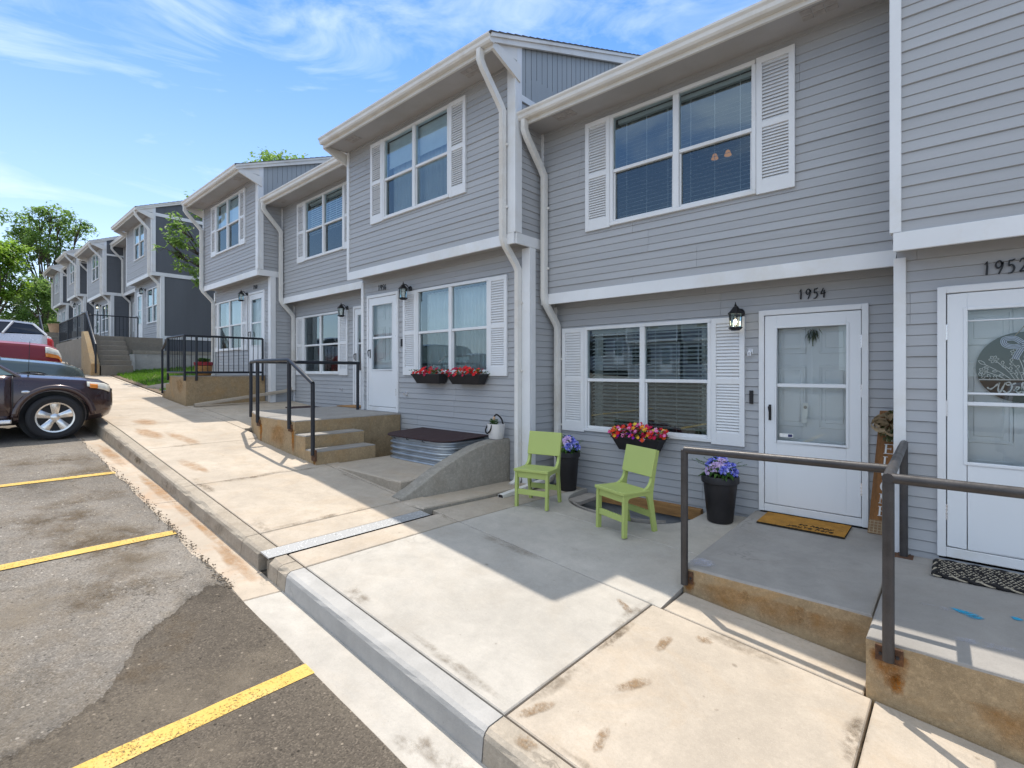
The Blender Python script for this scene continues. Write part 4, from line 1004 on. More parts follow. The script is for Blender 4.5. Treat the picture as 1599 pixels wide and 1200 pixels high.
m.grid([[(x, y, cz(x, y) - .012) for x, y in cv], [(x, y, cz(x, y)) for x, y in cv]]); m.face([(x, y, cz(x, y)) for x, y in cv])
m.build('mesh_cover', 'cover', t)
for x in (-6.1, -5.8, -5.45): m = M(); m.tube([(x, 4.29, -.925), (x, 4.285, -.95), (x + .04, 4.29, -.955)], .006, 5); m.build('clip', 'black_metal', t)

# ------------------------------------------------------------------ railings
def railing(name, loc, label, mat, posts, rails, r=.0275, plates=(), balusters=(), group=None):
    t = thing(name, loc, label, 'railing', group)
    for p in posts:
        m = M(); m.tube([p[:3], (p[0], p[1], p[3])], r, 10); m.build('post', mat, t, smooth=True, auto=40)
    for rl in rails:
        m = M(); m.tube(rl, r, 10); m.build('rail', mat, t, smooth=True, auto=40)
    for b in plates:
        m = M(); m.box(*b); m.build('base_plate', 'rust_plate', t, bevel=.003)
        m = M()
        for q in (.2, .8): m.lathe([(.009, 0), (.009, .008), (.004, .010)], (b[0] + (b[1] - b[0]) * q, b[2] - .009 if b[3] - b[2] < b[5] - b[4] + .05 else b[3], (b[4] + b[5]) / 2), 6, axis='y')
        m.build('bolt', 'rail_black', t)
    if balusters:
        m = M()
        for a, b in balusters: m.tube([a, b], .008, 5)
        m.build('baluster', mat, t)
    return t
railing('porch_railing', (-.3, 3.6, -1.5), 'bronze pipe railing around the two nearest porches', 'rail',
        [(-1.585, 3.772, -1.635, -.602), (-.29, 3.372, -1.56, -.575), (-.335, 5.03, -1.46, -.575)],
        [[(-1.585, 3.772, -.602), (-.325, 3.79, -.59)], [(-.29, 3.345, -.572), (-.335, 5.058, -.572)], [(-.29, 3.372, -.573), (3.3, 3.372, -.573)]],
        plates=((-1.604, -1.525, 3.786, 3.799, -1.63, -1.535), (-.352, -.228, 3.404, 3.418, -1.585, -1.50), (-.395, -.275, 4.97, 5.09, -1.466, -1.456)))
m = None
railing('stair_railing', (-7.2, 3.3, -.9), 'bronze pipe railing that bends down beside three concrete steps', 'rail_black',
        [(-9.33, 3.56, -.80, .165), (-8.27, 3.255, -.80, .165), (-7.17, 3.255, -.82, .165), (-6.47, 3.255, -1.12, -.16), (-8.27, 5.02, -.71, .165)],
        [[(-9.33, 3.56, .165), (-8.27, 3.255, .165), (-7.17, 3.255, .165), (-6.47, 3.255, -.16)], [(-8.27, 3.255, .155), (-8.27, 5.045, .155)]],
        plates=((-6.53, -6.41, 3.262, 3.282, -1.20, -1.05), (-7.23, -7.11, 3.262, 3.278, -.86, -.76), (-8.33, -8.21, 3.262, 3.278, -.86, -.76)))
bl = []
zb0, zb1 = -.02, .78
for k in range(1, 15): y = 3.42 + (5.02 - 3.42) * k / 15; bl.append(((-12.46, y, zb0), (-12.46, y, zb1)))
for k in range(1, 10): x = -13.7 + 1.24 * k / 10; bl.append(((x, 3.40, zb0), (x, 3.40, zb1)))
railing('baluster_railing', (-12.5, 3.6, -.09), 'black baluster railing on the tan porch with the barrel planter', 'rail_black',
        [(-14.15, 3.40, -.52, .52), (-13.7, 3.40, -.2, .78), (-12.46, 3.40, -.2, .78), (-12.44, 3.62, -.2, .78), (-12.46, 5.02, -.22, .78)],
        [[(-14.15, 3.40, .52), (-13.7, 3.40, .78), (-12.46, 3.40, .78), (-12.46, 5.02, .78)], [(-13.7, 3.40, zb0), (-12.46, 3.40, zb0), (-12.46, 5.02, zb0)]], r=.024, balusters=bl)
# tan porch of the end house
t = thing('stepped_porch', (-13, 4.2, -.7), 'tan weathered concrete porch with the barrel planter on it', 'porch')
m = block([(-13.72, 3.43), (-12.49, 3.43), (-12.49, 5.085), (-13.72, 5.085)], lambda x, y: -.095, -1.6); vblot(m, -12.9, -.25, .3, .15, 3.43, 2)
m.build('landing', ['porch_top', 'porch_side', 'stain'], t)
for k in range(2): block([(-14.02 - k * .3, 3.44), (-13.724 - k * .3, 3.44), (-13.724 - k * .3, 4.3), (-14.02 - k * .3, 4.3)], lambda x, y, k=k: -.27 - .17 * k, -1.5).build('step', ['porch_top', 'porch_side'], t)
# low curved edging wall
m = M(); rows = []
for k in range(17):
    a = k / 16; x = -16.4 + 2.0 * a; y = 3.62 + .55 * a; h = .04 + .26 * math.sin(a * math.pi * .5)
    rows.append([(x, y - .09, zw(x) - .2), (x, y - .09, zw(x) + h), (x, y + .09, zw(x) + h), (x, y + .09, zw(x) - .2)])
m.grid(rows); m.face(rows[-1])
tag(m.build('edging_wall', 'wall_pale'), 'low curved concrete edging wall between the lawn and the tan porch', 'wall')
# downspout extensions
def extension(label, pts, mat, r, ry):
    m = M(); m.tube(pts, r, 12, up=(0, 0, 1), ry=ry, sq=True, cap=False); t = thing('downspout_extension', pts[0], label, 'downspout'); m.build('pipe', mat, t, smooth=True, auto=50)
    m = M(); e = Vector(pts[-1]); d = (e - Vector(pts[-2])).normalized(); m.tube([e - d * .02, e - d * .012], r * .9, 12, ry=ry * .9, sq=True); m.build('outlet', 'pot', t)
extension('white downspout pipe lying on the patio behind the left green chair', [(-4.16, 5.58, -1.40), (-4.15, 5.40, -1.455), (-4.09, 4.38, -1.497)], 'gutter', .04, .032)
extension('long tan downspout pipe sloping to the walk beside the tan porch', [(-12.12, 5.58, -.40), (-12.13, 5.4, -.47), (-12.2, 3.5, -.72)], 'walk', .045, .035)

# ------------------------------------------------------------------ chairs
def make_chair():
    t = thing('green_chair', (0, 0, 0), 'x', 'chair', 'green patio chairs')
    W = .40; th = .032
    outer = [(-.205, 0), (-.155, 0), (-.150, .345)] + smooth_line([(-.150, .345), (-.12, .372), (.06, .372), (.115, .34), (.15, .22), (.20, 0)], 4)[1:] + [(.255, 0)] + smooth_line([(.255, 0), (.205, .24), (.185, .36), (.205, .52), (.262, .80)], 5)[1:] + [(.222, .808)] + smooth_line([(.222, .808), (.165, .56), (.13, .47), (.05, .428), (-.10, .425), (-.205, .43)], 5)[1:]
    for s in (-1, 1):
        m = M(); m.prism(outer, lambda p, q, e: (e, p, q), s * W / 2 - (th if s > 0 else 0), s * W / 2 + (0 if s > 0 else th)); m.build('side_frame', 'chair', t, bevel=.004, world=False)
    h = W / 2 - th - .001
    m = M(); m.prism([(-.22, .405), (-.22, .437), (-.05, .428), (.13, .428), (.13, .405)], lambda p, q, e: (e, p, q), -W / 2 - .008, W / 2 + .008); m.build('seat', 'chair', t, bevel=.006, world=False)
    m = M(); m.prism([(.168, .545), (.228, .812), (.250, .807), (.190, .54)], lambda p, q, e: (e, p - .022, q + .005), -W / 2 - .004, W / 2 + .004); m.build('backrest', 'chair', t, bevel=.005, world=False)
    m = M(); m.box(-h, h, -.192, -.168, .335, .404); m.build('apron', 'chair', t, bevel=.003, world=False)
    m = M(); m.box(-h, h, -.192, -.168, .145, .205); m.build('stretcher', 'chair', t, bevel=.003, world=False)
    m = M(); m.box(-h, h, .170, .194, .145, .205); m.build('stretcher', 'chair', t, bevel=.003, world=False)
    return t
ch = make_chair(); ch.location = (-3.63, 4.52, zp(-3.63, 4.52) - .003); ch.rotation_euler = (0, .012, R(16)); ch['label'] = 'green plastic chair standing in front of the white downspouts, next to a flower pot'
c2 = dup(ch); c2.location = (-2.51, 4.51, zp(-2.5, 4.5) - .002); c2.rotation_euler = (0, .02, R(-17)); c2['label'] = 'green plastic chair below the mixed flower box, turned away from the door'

# ------------------------------------------------------------------ flowers and planters
def rose_mesh(name, seed):
    rg = random.Random(seed); m = M()
    for ring, (n, r, lift, open_) in enumerate(((3, .30, .55, .15), (4, .55, .42, .4), (5, .82, .24, .75), (6, 1.0, .05, 1.05))):
        for k in range(n):
            a0 = 2 * math.pi * k / n + ring * .6 + rg.random() * .3; wd = 2.4 / n * (1.2 + rg.random() * .3); rows = []
            for i in range(5):
                v = i / 4; row = []
                for j in range(5):
                    u = (j / 4 - .5); a = a0 + u * wd * math.pi * .55 * (.5 + .5 * v)
                    rr = r * (.15 + .85 * math.sin(v * 1.45) ** .8) * (1 + .12 * math.sin(j * 2.1 + k)); z = lift * .3 + v * .55 * (1.25 - open_ * .75) - abs(u) * .22 * v - (.22 * max(0, v - .7) / .3 * open_)
                    row.append((rr * math.cos(a), rr * math.sin(a), z + lift * .35))
                rows.append(row)
            m.grid(rows)
    return m
ROSES = []
for k in range(3):
    for mt in ('rose_blue', 'rose_pale'):
        o = rose_mesh('bloom', k).build('bloom', mt, smooth=True, weld=False); o.data.polygons.foreach_set('use_smooth', [True] * len(o.data.polygons)); ROSES.append((mt, o.data)); bpy.data.objects.remove(o)
def leaf(m, p, d, L, w, mi=0, droop=.3):
    d = Vector(d).normalized(); s = d.cross(Vector((0, 0, 1))); s = s.normalized() if s.length > .01 else Vector((1, 0, 0)); p = Vector(p)
    a = p + d * L * .5 + Vector((0, 0, .04 * L)); b = p + d * L - Vector((0, 0, droop * L))
    i = len(m.v); m.v += [tuple(p), tuple(a + s * w), tuple(b), tuple(a - s * w)]; m.f.append((i, i + 1, i + 2, i + 3)); m.m.append(mi)
def planter(x, y, z, rim, base, h, label, blooms, seed):
    t = thing('flower_pot', (x, y, z), label, 'planter', 'black planters of blue silk roses'); rg = random.Random(seed)
    m = M(); b, r = base / 2, rim / 2; rb = r * .90
    m.lathe([(b * .96, 0), (b, .006), (rb, h - .075), (r - .006, h - .072), (r, h - .066), (r, h - .012), (r - .006, h), (r - .03, h), (r - .034, h - .03), (r - .04, h - .05)], (0, 0, 0), 40, cap=False)
    m.face([(b * .96 * math.cos(2 * math.pi * k / 40), b * .96 * math.sin(2 * math.pi * k / 40), .001) for k in range(40)])
    m.build('pot', 'pot', t, world=False, smooth=True, auto=35)
    m = M(); m.lathe([(0.001, h - .03), (r - .036, h - .035)], (0, 0, 0), 24, cap=False); m.build('soil', 'soil', t, world=False)
    m = M()
    for k in range(150):
        a = rg.random() * 6.28; q = rg.random() ** .6; el = .2 + (1 - q) * 1.2
        leaf(m, (math.cos(a) * q * .09, math.sin(a) * q * .09, h + .02 + (1 - q) * .12), (math.cos(a), math.sin(a), math.tan(min(el, 1.3)) * .5 - .1), .07 + rg.random() * .07, .016 + rg.random() * .014)
    for k in range(14):
        a = rg.random() * 6.28; L = .22 + rg.random() * .1; d = Vector((math.cos(a), math.sin(a), .35)).normalized(); p = Vector((0, 0, h + .05))
        m.tube([p, p + d * L * .6, p + d * L], .002, 4)
        for q in range(5): leaf(m, p + d * L * (.55 + q * .1), (math.cos(a + (q % 2 - .5) * 2), math.sin(a + (q % 2 - .5) * 2), .5), .03, .005)
    m.build('foliage', 'leaf', t, world=False)
    for bx, by, bz, s, pale in blooms:
        me = ROSES[rg.randrange(3) * 2 + pale][1]; o = bpy.data.objects.new('bloom', me); COL.objects.link(o); o.parent = t
        o.location = (bx, by, h + bz); o.scale = (s, s, s); v = Vector((bx * 1.2, by * 1.2 - .06, .10)); o.rotation_euler = v.to_track_quat('Z', 'Y').to_euler()
    return t
def blooms(seed, n=15):
    rg = random.Random(seed); out = []
    for k in range(n):
        a = k * 2.4 + rg.random() * .5; q = math.sqrt((k + .5) / n); out.append((math.cos(a) * q * .145, math.sin(a) * q * .13, .035 + .135 * (1 - q ** 1.6) + rg.random() * .02, .048 + rg.random() * .014, 1 if k in (2, 7, 12) else 0))
    return out
planter(-3.82, 5.37, zp(-3.82, 5.37), .33, .23, .50, 'black flower pot of blue roses in the corner behind the left green chair', blooms(4), 4)
planter(-1.87, 5.36, zp(-1.87, 5.36), .37, .25, .475, 'black flower pot of blue roses standing between the window and the door', blooms(9), 9)
def small_flower(m, p, r, nrm, rg):
    n = Vector(nrm).normalized(); a = n.orthogonal().normalized(); b = n.cross(a); i = len(m.v); k = 10
    m.v.append(tuple(Vector(p) - n * r * .15)); ph = rg.random() * 6
    for q in range(k):
        an = ph + 2 * math.pi * q / k; rr = r * (1 if q % 2 else .62); v = Vector(p) + (a * math.cos(an) + b * math.sin(an)) * rr + n * r * .25 * (q % 2); m.v.append(tuple(v))
    for q in range(k): m.f.append((i, i + 1 + q, i + 1 + (q + 1) % k)); m.m.append(0)
def flowerbox(x0, x1, y, ztop, dep, h, label, mat, nf, rf, seed, spread=.06, hgt=.12):
    rg = random.Random(seed); xm = (x0 + x1) / 2
    t = thing('flower_box', (xm, y, ztop - h), label, 'flower box', 'flower boxes under the front windows')
    m = M(); ins = .085
    def ring(z, f, d): return [(x0 + f, y - d, z), (x1 - f, y - d, z), (x1 - f, y, z), (x0 + f, y, z)]
    rr = [ring(ztop - h, ins, dep * .7), ring(ztop - .02, .012, dep - .008), ring(ztop - .02, 0, dep), ring(ztop, 0, dep), ring(ztop, .012, dep - .012), ring(ztop - .04, .02, dep - .02)]
    m.grid(rr, 0, True); m.face(rr[0]); m.build('trough', 'pot', t, bevel=.003)
    m = M(); m.face(ring(ztop - .035, .02, dep - .02)); m.build('soil', 'soil', t)
    m = M()
    for k in range(int(nf * 1.6)):
        p = (x0 + rg.random() * (x1 - x0), y - rg.random() * dep, ztop + rg.random() * hgt * .6 - .02); a = rg.random() * 6.28
        leaf(m, p, (math.cos(a), math.sin(a) - .3, .4 + rg.random()), .05 + rg.random() * .03, .012 + rg.random() * .01)
    m.build('foliage', 'leaf', t)
    m = M()
    for k in range(nf):
        u = rg.random(); x = x0 - spread * .4 + u * (x1 - x0 + spread * .8); q = rg.random(); v = rg.random()
        p = (x, y - dep * .1 - q * dep * 1.05, ztop + hgt * (.05 + .95 * v) * (1 - .45 * abs(u - .5) * 2) - (.03 if q > .8 else 0))
        small_flower(m, p, rf * (.7 + .6 * rg.random()), ((rg.random() - .5) * .9, -1.0 - q, .6 + v), rg)
    m.build('flowers', mat, t); return t
flowerbox(-3.20, -2.56, 5.60, -.78, .20, .17, 'black flower box of mixed pink, red and yellow flowers', 'mix_flower', 210, .026, 5, .10, .16)
flowerbox(-6.50, -5.80, 5.07, -.035, .19, .15, 'black box of red flowers under the left half of the 1956 window', 'red_flower', 44, .033, 6, .0, .11)
flowerbox(-5.66, -4.95, 5.07, -.035, .19, .15, 'black box of red flowers under the right half of the 1956 window', 'red_flower', 48, .033, 8, .0, .11)
# tote on the wall
t = thing('garden_tote', (-4.68, 4.93, -.908), 'pale tote with black rope handles and a small plant, on top of the curved wall', 'tote')
m = M(); rr = []
for z, a, b in ((0, .085, .07), (.02, .095, .08), (.12, .108, .09), (.205, .115, .095), (.205, .110, .090), (.15, .10, .085)): rr.append([(a * math.copysign(abs(math.cos(q)) ** .6, math.cos(q)), b * math.copysign(abs(math.sin(q)) ** .6, math.sin(q)), z) for q in frange(0, 2 * math.pi, 28)[:-1]])
m.grid(rr, 0, True); m.face(rr[0]); m.build('bag', 'cream', t, smooth=True, auto=40, world=False)
m = M(); m.tube(smooth_line([(-.09, .06, .17), (-.08, .04, .27), (-.01, .02, .325), (.06, .04, .27), (.08, .06, .17)], 6), .011, 8); m.build('handle', 'rope_a', t, world=False, smooth=True)
m = M(); m.tube(smooth_line([(-.105, -.05, .19), (-.115, -.085, .12), (-.075, -.10, .075), (-.015, -.10, .12), (.005, -.085, .2)], 6), .010, 8); m.build('handle', 'rope_a', t, world=False, smooth=True)
m = M(); rg = random.Random(2)
for k in range(70):
    a = rg.random() * 6.28; leaf(m, (-.02 + .03 * math.cos(a), -.02 + .03 * math.sin(a), .17 + rg.random() * .08), (math.cos(a), math.sin(a), 1), .05, .014)
m.build('plant', 'leaf', t, world=False); m = M(); m.ball((-.02, -.02, .275), .02, 8, 0, (1, 1, 1.4)); m.build('ornament', 'tan', t, world=False)

# ------------------------------------------------------------------ doormats
t = thing('coir_doormat', (-1.11, 5.39, -1.45), 'orange coir doormat printed with so happy you\'re here', 'doormat')
m = M(); rg = random.Random(11); x0, x1, y0, y1 = -1.47, -.755, 5.20, 5.585
nx, ny = 70, 36
zz_ = lambda x, y: zt(x, y)
m.grid([[(x0 + (x1 - x0) * i / nx, y0 + (y1 - y0) * j / ny, zz_(x0, y0 + (y1 - y0) * j / ny) + .019 + rg.random() * .003) for j in range(ny + 1)] for i in range(nx + 1)])
m.build('pile', 'coir', t)
m = M(); m.box(x0 - .001, x1 + .001, y0 - .001, y1 + .001, -1.475, -1.446); 
m.v = [(x, y, zz_(x, y) + (.004 if z < -1.46 else .016)) for x, y, z in m.v]; m.build('backing', 'ink', t)
def text(body, size, loc, mat, name, parent, rot=0, shear=.25):
    cu = bpy.data.curves.new(name, 'FONT'); cu.body = body; cu.size = size; cu.extrude = .0012; cu.align_x = 'CENTER'; cu.shear = shear
    o = bpy.data.objects.new(name, cu); COL.objects.link(o); dg = bpy.context.evaluated_depsgraph_get(); me = bpy.data.meshes.new_from_object(o.evaluated_get(dg)); bpy.data.objects.remove(o)
    me.materials.clear(); me.materials.append(MT[mat]); o = bpy.data.objects.new(name, me); COL.objects.link(o)
    o.parent = parent; off = Vector(loc) - parent.location; o.location = off; o.rotation_euler = (.028, 0, rot); return o
text('so happy', .078, (-1.00, 5.315, zt(0, 5.33) + .0235), 'ink', 'lettering', t); text("you're here", .078, (-1.03, 5.235, zt(0, 5.25) + .0235), 'ink', 'lettering', t)
# rope mat
t = thing('rope_doormat', (.3, 4.87, -1.46), 'black and beige woven rope doormat at the nearest door', 'doormat')
ma, mb = M(), M(); x0, x1, y0, y1 = -.14, .80, 4.69, 5.04; nr = 15
for k in range(nr):
    y = y0 + .012 + (y1 - y0 - .024) * k / (nr - 1); pts = []
    for q in range(95):
        x = x0 + (x1 - x0) * q / 94; pts.append((x + .004 * math.sin(k), y + .007 * math.sin(q * .9 + k * math.pi), zt2(x, y) + .012 + .006 * math.sin(q * .9 + k * math.pi + 1.5)))
    ma.tube(pts, .0125, 6)
for k in range(11):
    y = y0 + .022 + (y1 - y0 - .044) * k / 10
    for q in range(36):
        x = x0 + .015 + (x1 - x0 - .045) * (q + .5 * (k % 2)) / 36
        if rg.random() < .06: continue
        mb.tube([(x, y - .010, zt2(x, y) + .016), (x + .009, y - .002, zt2(x, y) + .027), (x + .020, y + .011, zt2(x, y) + .016)], .0042, 4)
bd = [(x0, y0), (x1, y0), (x1, y1), (x0, y1), (x0, y0)]
for a, b in zip(bd[:-1], bd[1:]):
    n = int(math.dist(a, b) / .012)
    for ph in (0, math.pi): (ma if ph == 0 else mb).tube([(a[0] + (b[0] - a[0]) * q / n + .008 * math.cos(q * .55 + ph), a[1] + (b[1] - a[1]) * q / n + .008 * math.cos(q * .55 + ph), zt2(a[0], a[1]) + .017 + .008 * math.sin(q * .55 + ph)) for q in range(n + 1)], .0105 if ph == 0 else .006, 6)
ma.build('dark_rope', 'rope_a', t); mb.build('light_rope', 'rope_b', t)
tag((lambda m: (m.box(-9.35, -8.62, 5.2, 5.58, -.698, -.682), m)[1])(M()).build('door_mat', 'wood_rust', bevel=.005), 'brown doormat at the set-back door behind the bronze rail', 'doormat')
tag((lambda m: (m.box(-11.2, -9.9, 5.0, 5.55, zw(-11.2) + .05, zw(-10) + .09), m)[1])(M()).build('well_cover', 'cover', bevel=.005), 'flat dark window well cover below the set-back window', 'well cover')

# ------------------------------------------------------------------ signs
SERIF = {'E': [[(.2, .0, .17), (.2, 1, .17)], [(.02, .97, .06), (.86, .97, .06)], [(.02, .03, .06), (.92, .03, .06)], [(.2, .52, .06), (.66, .52, .06)], [(.86, 1, .07), (.86, .78, .04)], [(.92, 0, .07), (.92, .24, .04)], [(.66, .64, .05), (.66, .40, .05)]],
         'L': [[(.2, .0, .17), (.2, 1, .17)], [(.02, .97, .06), (.45, .97, .06)], [(.02, .03, .06), (.88, .03, .06)], [(.88, 0, .07), (.88, .28, .04)]],
         'C': [smooth_line([(.88, .76, .06), (.72, .95, .06), (.42, .98, .10), (.14, .74, .16), (.10, .42, .17), (.26, .1, .13), (.56, .02, .07), (.86, .18, .05)], 5), [(.88, 1, .06), (.88, .72, .04)]],
         'O': [smooth_line([(.5, .99, .06), (.2, .86, .12), (.08, .5, .17), (.2, .13, .12), (.5, .01, .06), (.8, .13, .12), (.92, .5, .17), (.8, .86, .12), (.5, .99, .06)], 5)],
         'M': [[(.14, 0, .06), (.14, 1, .06)], [(.14, 1, .17), (.5, .1, .15)], [(.5, .1, .05), (.84, 1, .06)], [(.84, 0, .17), (.84, 1, .17)], [(.0, .03, .06), (.3, .03, .06)], [(.68, .03, .06), (1, .03, .06)], [(.0, .97, .06), (.2, .97, .06)], [(.8, .97, .06), (1, .97, .06)]],
         'W': [[(.05, 1, .16), (.28, 0, .16)], [(.28, 0, .05), (.5, .9, .06)], [(.5, .9, .16), (.72, 0, .16)], [(.72, 0, .05), (.95, 1, .06)], [(-.05, .97, .06), (.2, .97, .06)], [(.82, .97, .06), (1.05, .97, .06)]]}
bx, by, bz = -.625, 5.545, -1.452
t = thing('welcome_board', (bx, by, bz), 'tall stained wood board reading WELCOME, a mossy burlap bow at its top', 'sign')
B = lambda a, h, d: (a + .075 * h, -d + .055 * h, h)        # leaning back and to the right
m = M(); m.prism([(0, 0), (.195, 0), (.195, 1.10), (0, 1.10)], lambda p, q, e: B(p, q, e), .02, 0); m.build('board', 'wood', t, world=False, bevel=.003)
m = M()
for k, ch_ in enumerate('EMOCLEW'):
    for st in SERIF[ch_]: m.ribbon([(.056 + q[0] * .078, .165 + k * .111 + q[1] * .086, q[2] * .078) for q in st], lambda a, b, e: B(a, b, .021 + e), .0015)
m.build('lettering', 'letter', t, world=False)
m = M(); m.prism([(-.002, .0), (.197, 0), (.197, .125), (-.002, .125)], lambda p, q, e: B(p, q, e), .023, .0205)
m2 = M()
for k in range(7): m2.ribbon([(.012 + k * .028, .005, .006), (.012 + k * .028, .12, .006)], lambda a, b, e: B(a, b, .0235 + e), .001)
for k in range(5): m2.ribbon([(.0, .012 + k * .025, .005), (.195, .012 + k * .025, .005)], lambda a, b, e: B(a, b, .024 + e), .001)
pb = m.build('plaid_band', 'plaid', t, world=False); m2.build('check_line', 'burlap', t, world=False)
m = M(); rg = random.Random(5)
for k in range(26):
    a = rg.random() * 6.28; c0 = Vector((.085 + .02 * math.cos(a), .985, 0)); L = .07 + rg.random() * .06
    pts = [(c0.x + math.cos(a + u * 1.4) * L * math.sin(u * 1.57) * 1.05, c0.y + math.sin(a + u * 1.4) * L * math.sin(u * 1.57) * .9, .012) for u in frange(0, 1.6, 6)]
    z0 = .03 + rg.random() * .05
    for i in range(len(pts) - 1): m.face([B(pts[i][0], pts[i][1] - .012, z0 + .02 * i / 6), B(pts[i + 1][0], pts[i + 1][1] - .012, z0 + .02 * (i + 1) / 6), B(pts[i + 1][0], pts[i + 1][1] + .012, z0 + .03), B(pts[i][0], pts[i][1] + .012, z0 + .03)])
m.build('bow', 'burlap', t, world=False)
m = M()
for k in range(240):
    a = rg.random() * 6.28; q = rg.random() ** .5; leaf(m, B(.11 + math.cos(a) * q * .10, .975 + math.sin(a) * q * .12, .03 + rg.random() * .05), (math.cos(a), -.6, math.sin(a) + .2), .035, .010)
m.build('greenery', 'moss', t, world=False)
# round door sign
cx, cy, cz_ = .345, 5.178, .03; rad = .258
t = thing('round_welcome_sign', (cx, cy, cz_), 'round green and brown Welcome sign with a striped bow, hung behind the storm door glass', 'sign')
S_ = lambda a, b, e: (a, -.008 - e, b)
line = -.09; lim = math.sqrt(rad ** 2 - line ** 2)
a0 = math.asin(line / rad); up = [(rad * math.cos(a), rad * math.sin(a)) for a in frange(a0, math.pi - a0, 40)]; dn = [(rad * math.cos(a), rad * math.sin(a)) for a in frange(math.pi - a0, 2 * math.pi + a0, 30)]
m = M(); m.prism(up, lambda p, q, e: (p, e, q), -.008, .006); m.build('green_panel', 'sign_green', t, world=False)
m = M(); m.prism(dn, lambda p, q, e: (p, e, q), -.010, .006); m.build('brown_panel', 'sign_brown', t, world=False)
m = M(); m.ribbon([(-lim, line, .009), (lim, line, .009)], S_, .004)
def loop(x, y, a, L, w_, wd=.0035): m.ribbon([(px, py, wd) for px, py in smooth_line([(x, y), (x + math.cos(a) * L * .5 - math.sin(a) * w_, y + math.sin(a) * L * .5 + math.cos(a) * w_), (x + math.cos(a) * L, y + math.sin(a) * L), (x + math.cos(a) * L * .5 + math.sin(a) * w_, y + math.sin(a) * L * .5 - math.cos(a) * w_), (x, y)], 4)], S_, .002)
for sx, ex, ey, kind in ((-.10, -.215, -.025, 'f'), (-.07, -.205, .02, 'l'), (-.05, -.16, .06, 'f'), (-.03, -.12, .03, 'b'), (-.01, -.075, .05, 'b'), (.02, .01, .05, 'l'), (.0, -.045, .11, 'f'), (.05, .09, .07, 'b'), (.07, .14, .06, 'f'), (.09, .2, .01, 'l'), (.1, .21, -.04, 'f'), (-.13, -.235, -.06, 'b')):
    st = smooth_line([(sx, line + .004), ((sx + ex) / 2 + .012, (line + ey) / 2), (ex, ey)], 6); m.ribbon([(px, py, .004) for px, py in st], S_, .002)
    a = math.atan2(ey - line, ex - sx)
    if kind == 'f':
        for q in range(6): loop(ex, ey, q * 1.047 + a, .028, .008)
    elif kind == 'l':
        loop(ex, ey, a, .05, .010)
        for px, py in st[4::3]: loop(px, py, a + .8, .03, .007)
    else:
        for j, (px, py) in enumerate(st[3::2]): loop(px, py, a + (.7 if j % 2 else -.7), .024, .008)
m.build('line_art', 'letter', t, world=False)
m = M(); s = .86; ox, oy = -.185, -.185
def script(pts, wd=.0085): m.ribbon([(ox + p[0] * s, oy + p[1] * s, wd * (1.35 if k % 7 in (2, 3, 4) else .85)) for k, p in enumerate(smooth_line(pts, 6))], S_, .003)
script([(-.012, .045), (.0, .03), (.02, .035), (.055, .075), (.062, .085), (.056, .03), (.066, .0), (.10, .085)])
script([(.085, .02), (.105, .0), (.13, .015), (.14, .06), (.125, .088), (.105, .082), (.11, .066), (.14, .07), (.165, .085)])
script([(.15, .02), (.178, .032), (.182, .05), (.168, .048), (.162, .022), (.178, .002), (.20, .02), (.215, .07), (.208, .09), (.2, .06), (.204, .01), (.218, .0), (.235, .02), (.252, .045), (.24, .05), (.232, .025), (.246, .002), (.268, .02)])
script([(.268, .02), (.285, .045), (.275, .048), (.268, .02), (.282, .002), (.297, .022), (.29, .046), (.31, .03), (.318, .046), (.322, .004), (.335, .044), (.345, .04), (.345, .004), (.358, .044), (.368, .04), (.37, .006), (.38, .01), (.40, .03), (.405, .046), (.394, .044), (.39, .02), (.405, .004), (.43, .03)])
m.build('lettering', 'letter', t, world=False)
m = M(); mn = M()
def strip(pts, wd, dep):
    L = [Vector((p[0], p[1])) for p in pts]
    for off, w2, mm in ((0, wd, m), (wd * .3, wd * .12, mn), (-wd * .3, wd * .12, mn), (0, wd * .1, mn)):
        q = []
        for k, p in enumerate(L):
            d = (L[min(k + 1, len(L) - 1)] - L[max(k - 1, 0)]).normalized(); n = Vector((-d.y, d.x)); q.append((p.x + n.x * off, p.y + n.y * off, w2))
        mm.ribbon(q, lambda a, b, e, z=dep + (.001 if mm is mn else 0): S_(a, b, z + e), .002)
for sg in (-1, 1):
    strip(smooth_line([(0, .165), (sg * .05, .21), (sg * .105, .205), (sg * .10, .165), (sg * .05, .150), (0, .165)], 6), .034, .012)
    strip(smooth_line([(0, .16), (sg * .025, .12), (sg * .05, .06)], 5), .036, .010)
strip([(-.015, .165), (.015, .165)], .045, .018)
m.build('bow', 'ribbon', t, world=False); mn.build('bow_stripe', 'navy', t, world=False)
m = M()
for sg in (-1, 1): m.tube([(sg * .07, -.012, .2), (0, -.012, .30)], .003, 5)
m.build('twine', 'burlap', t, world=False)

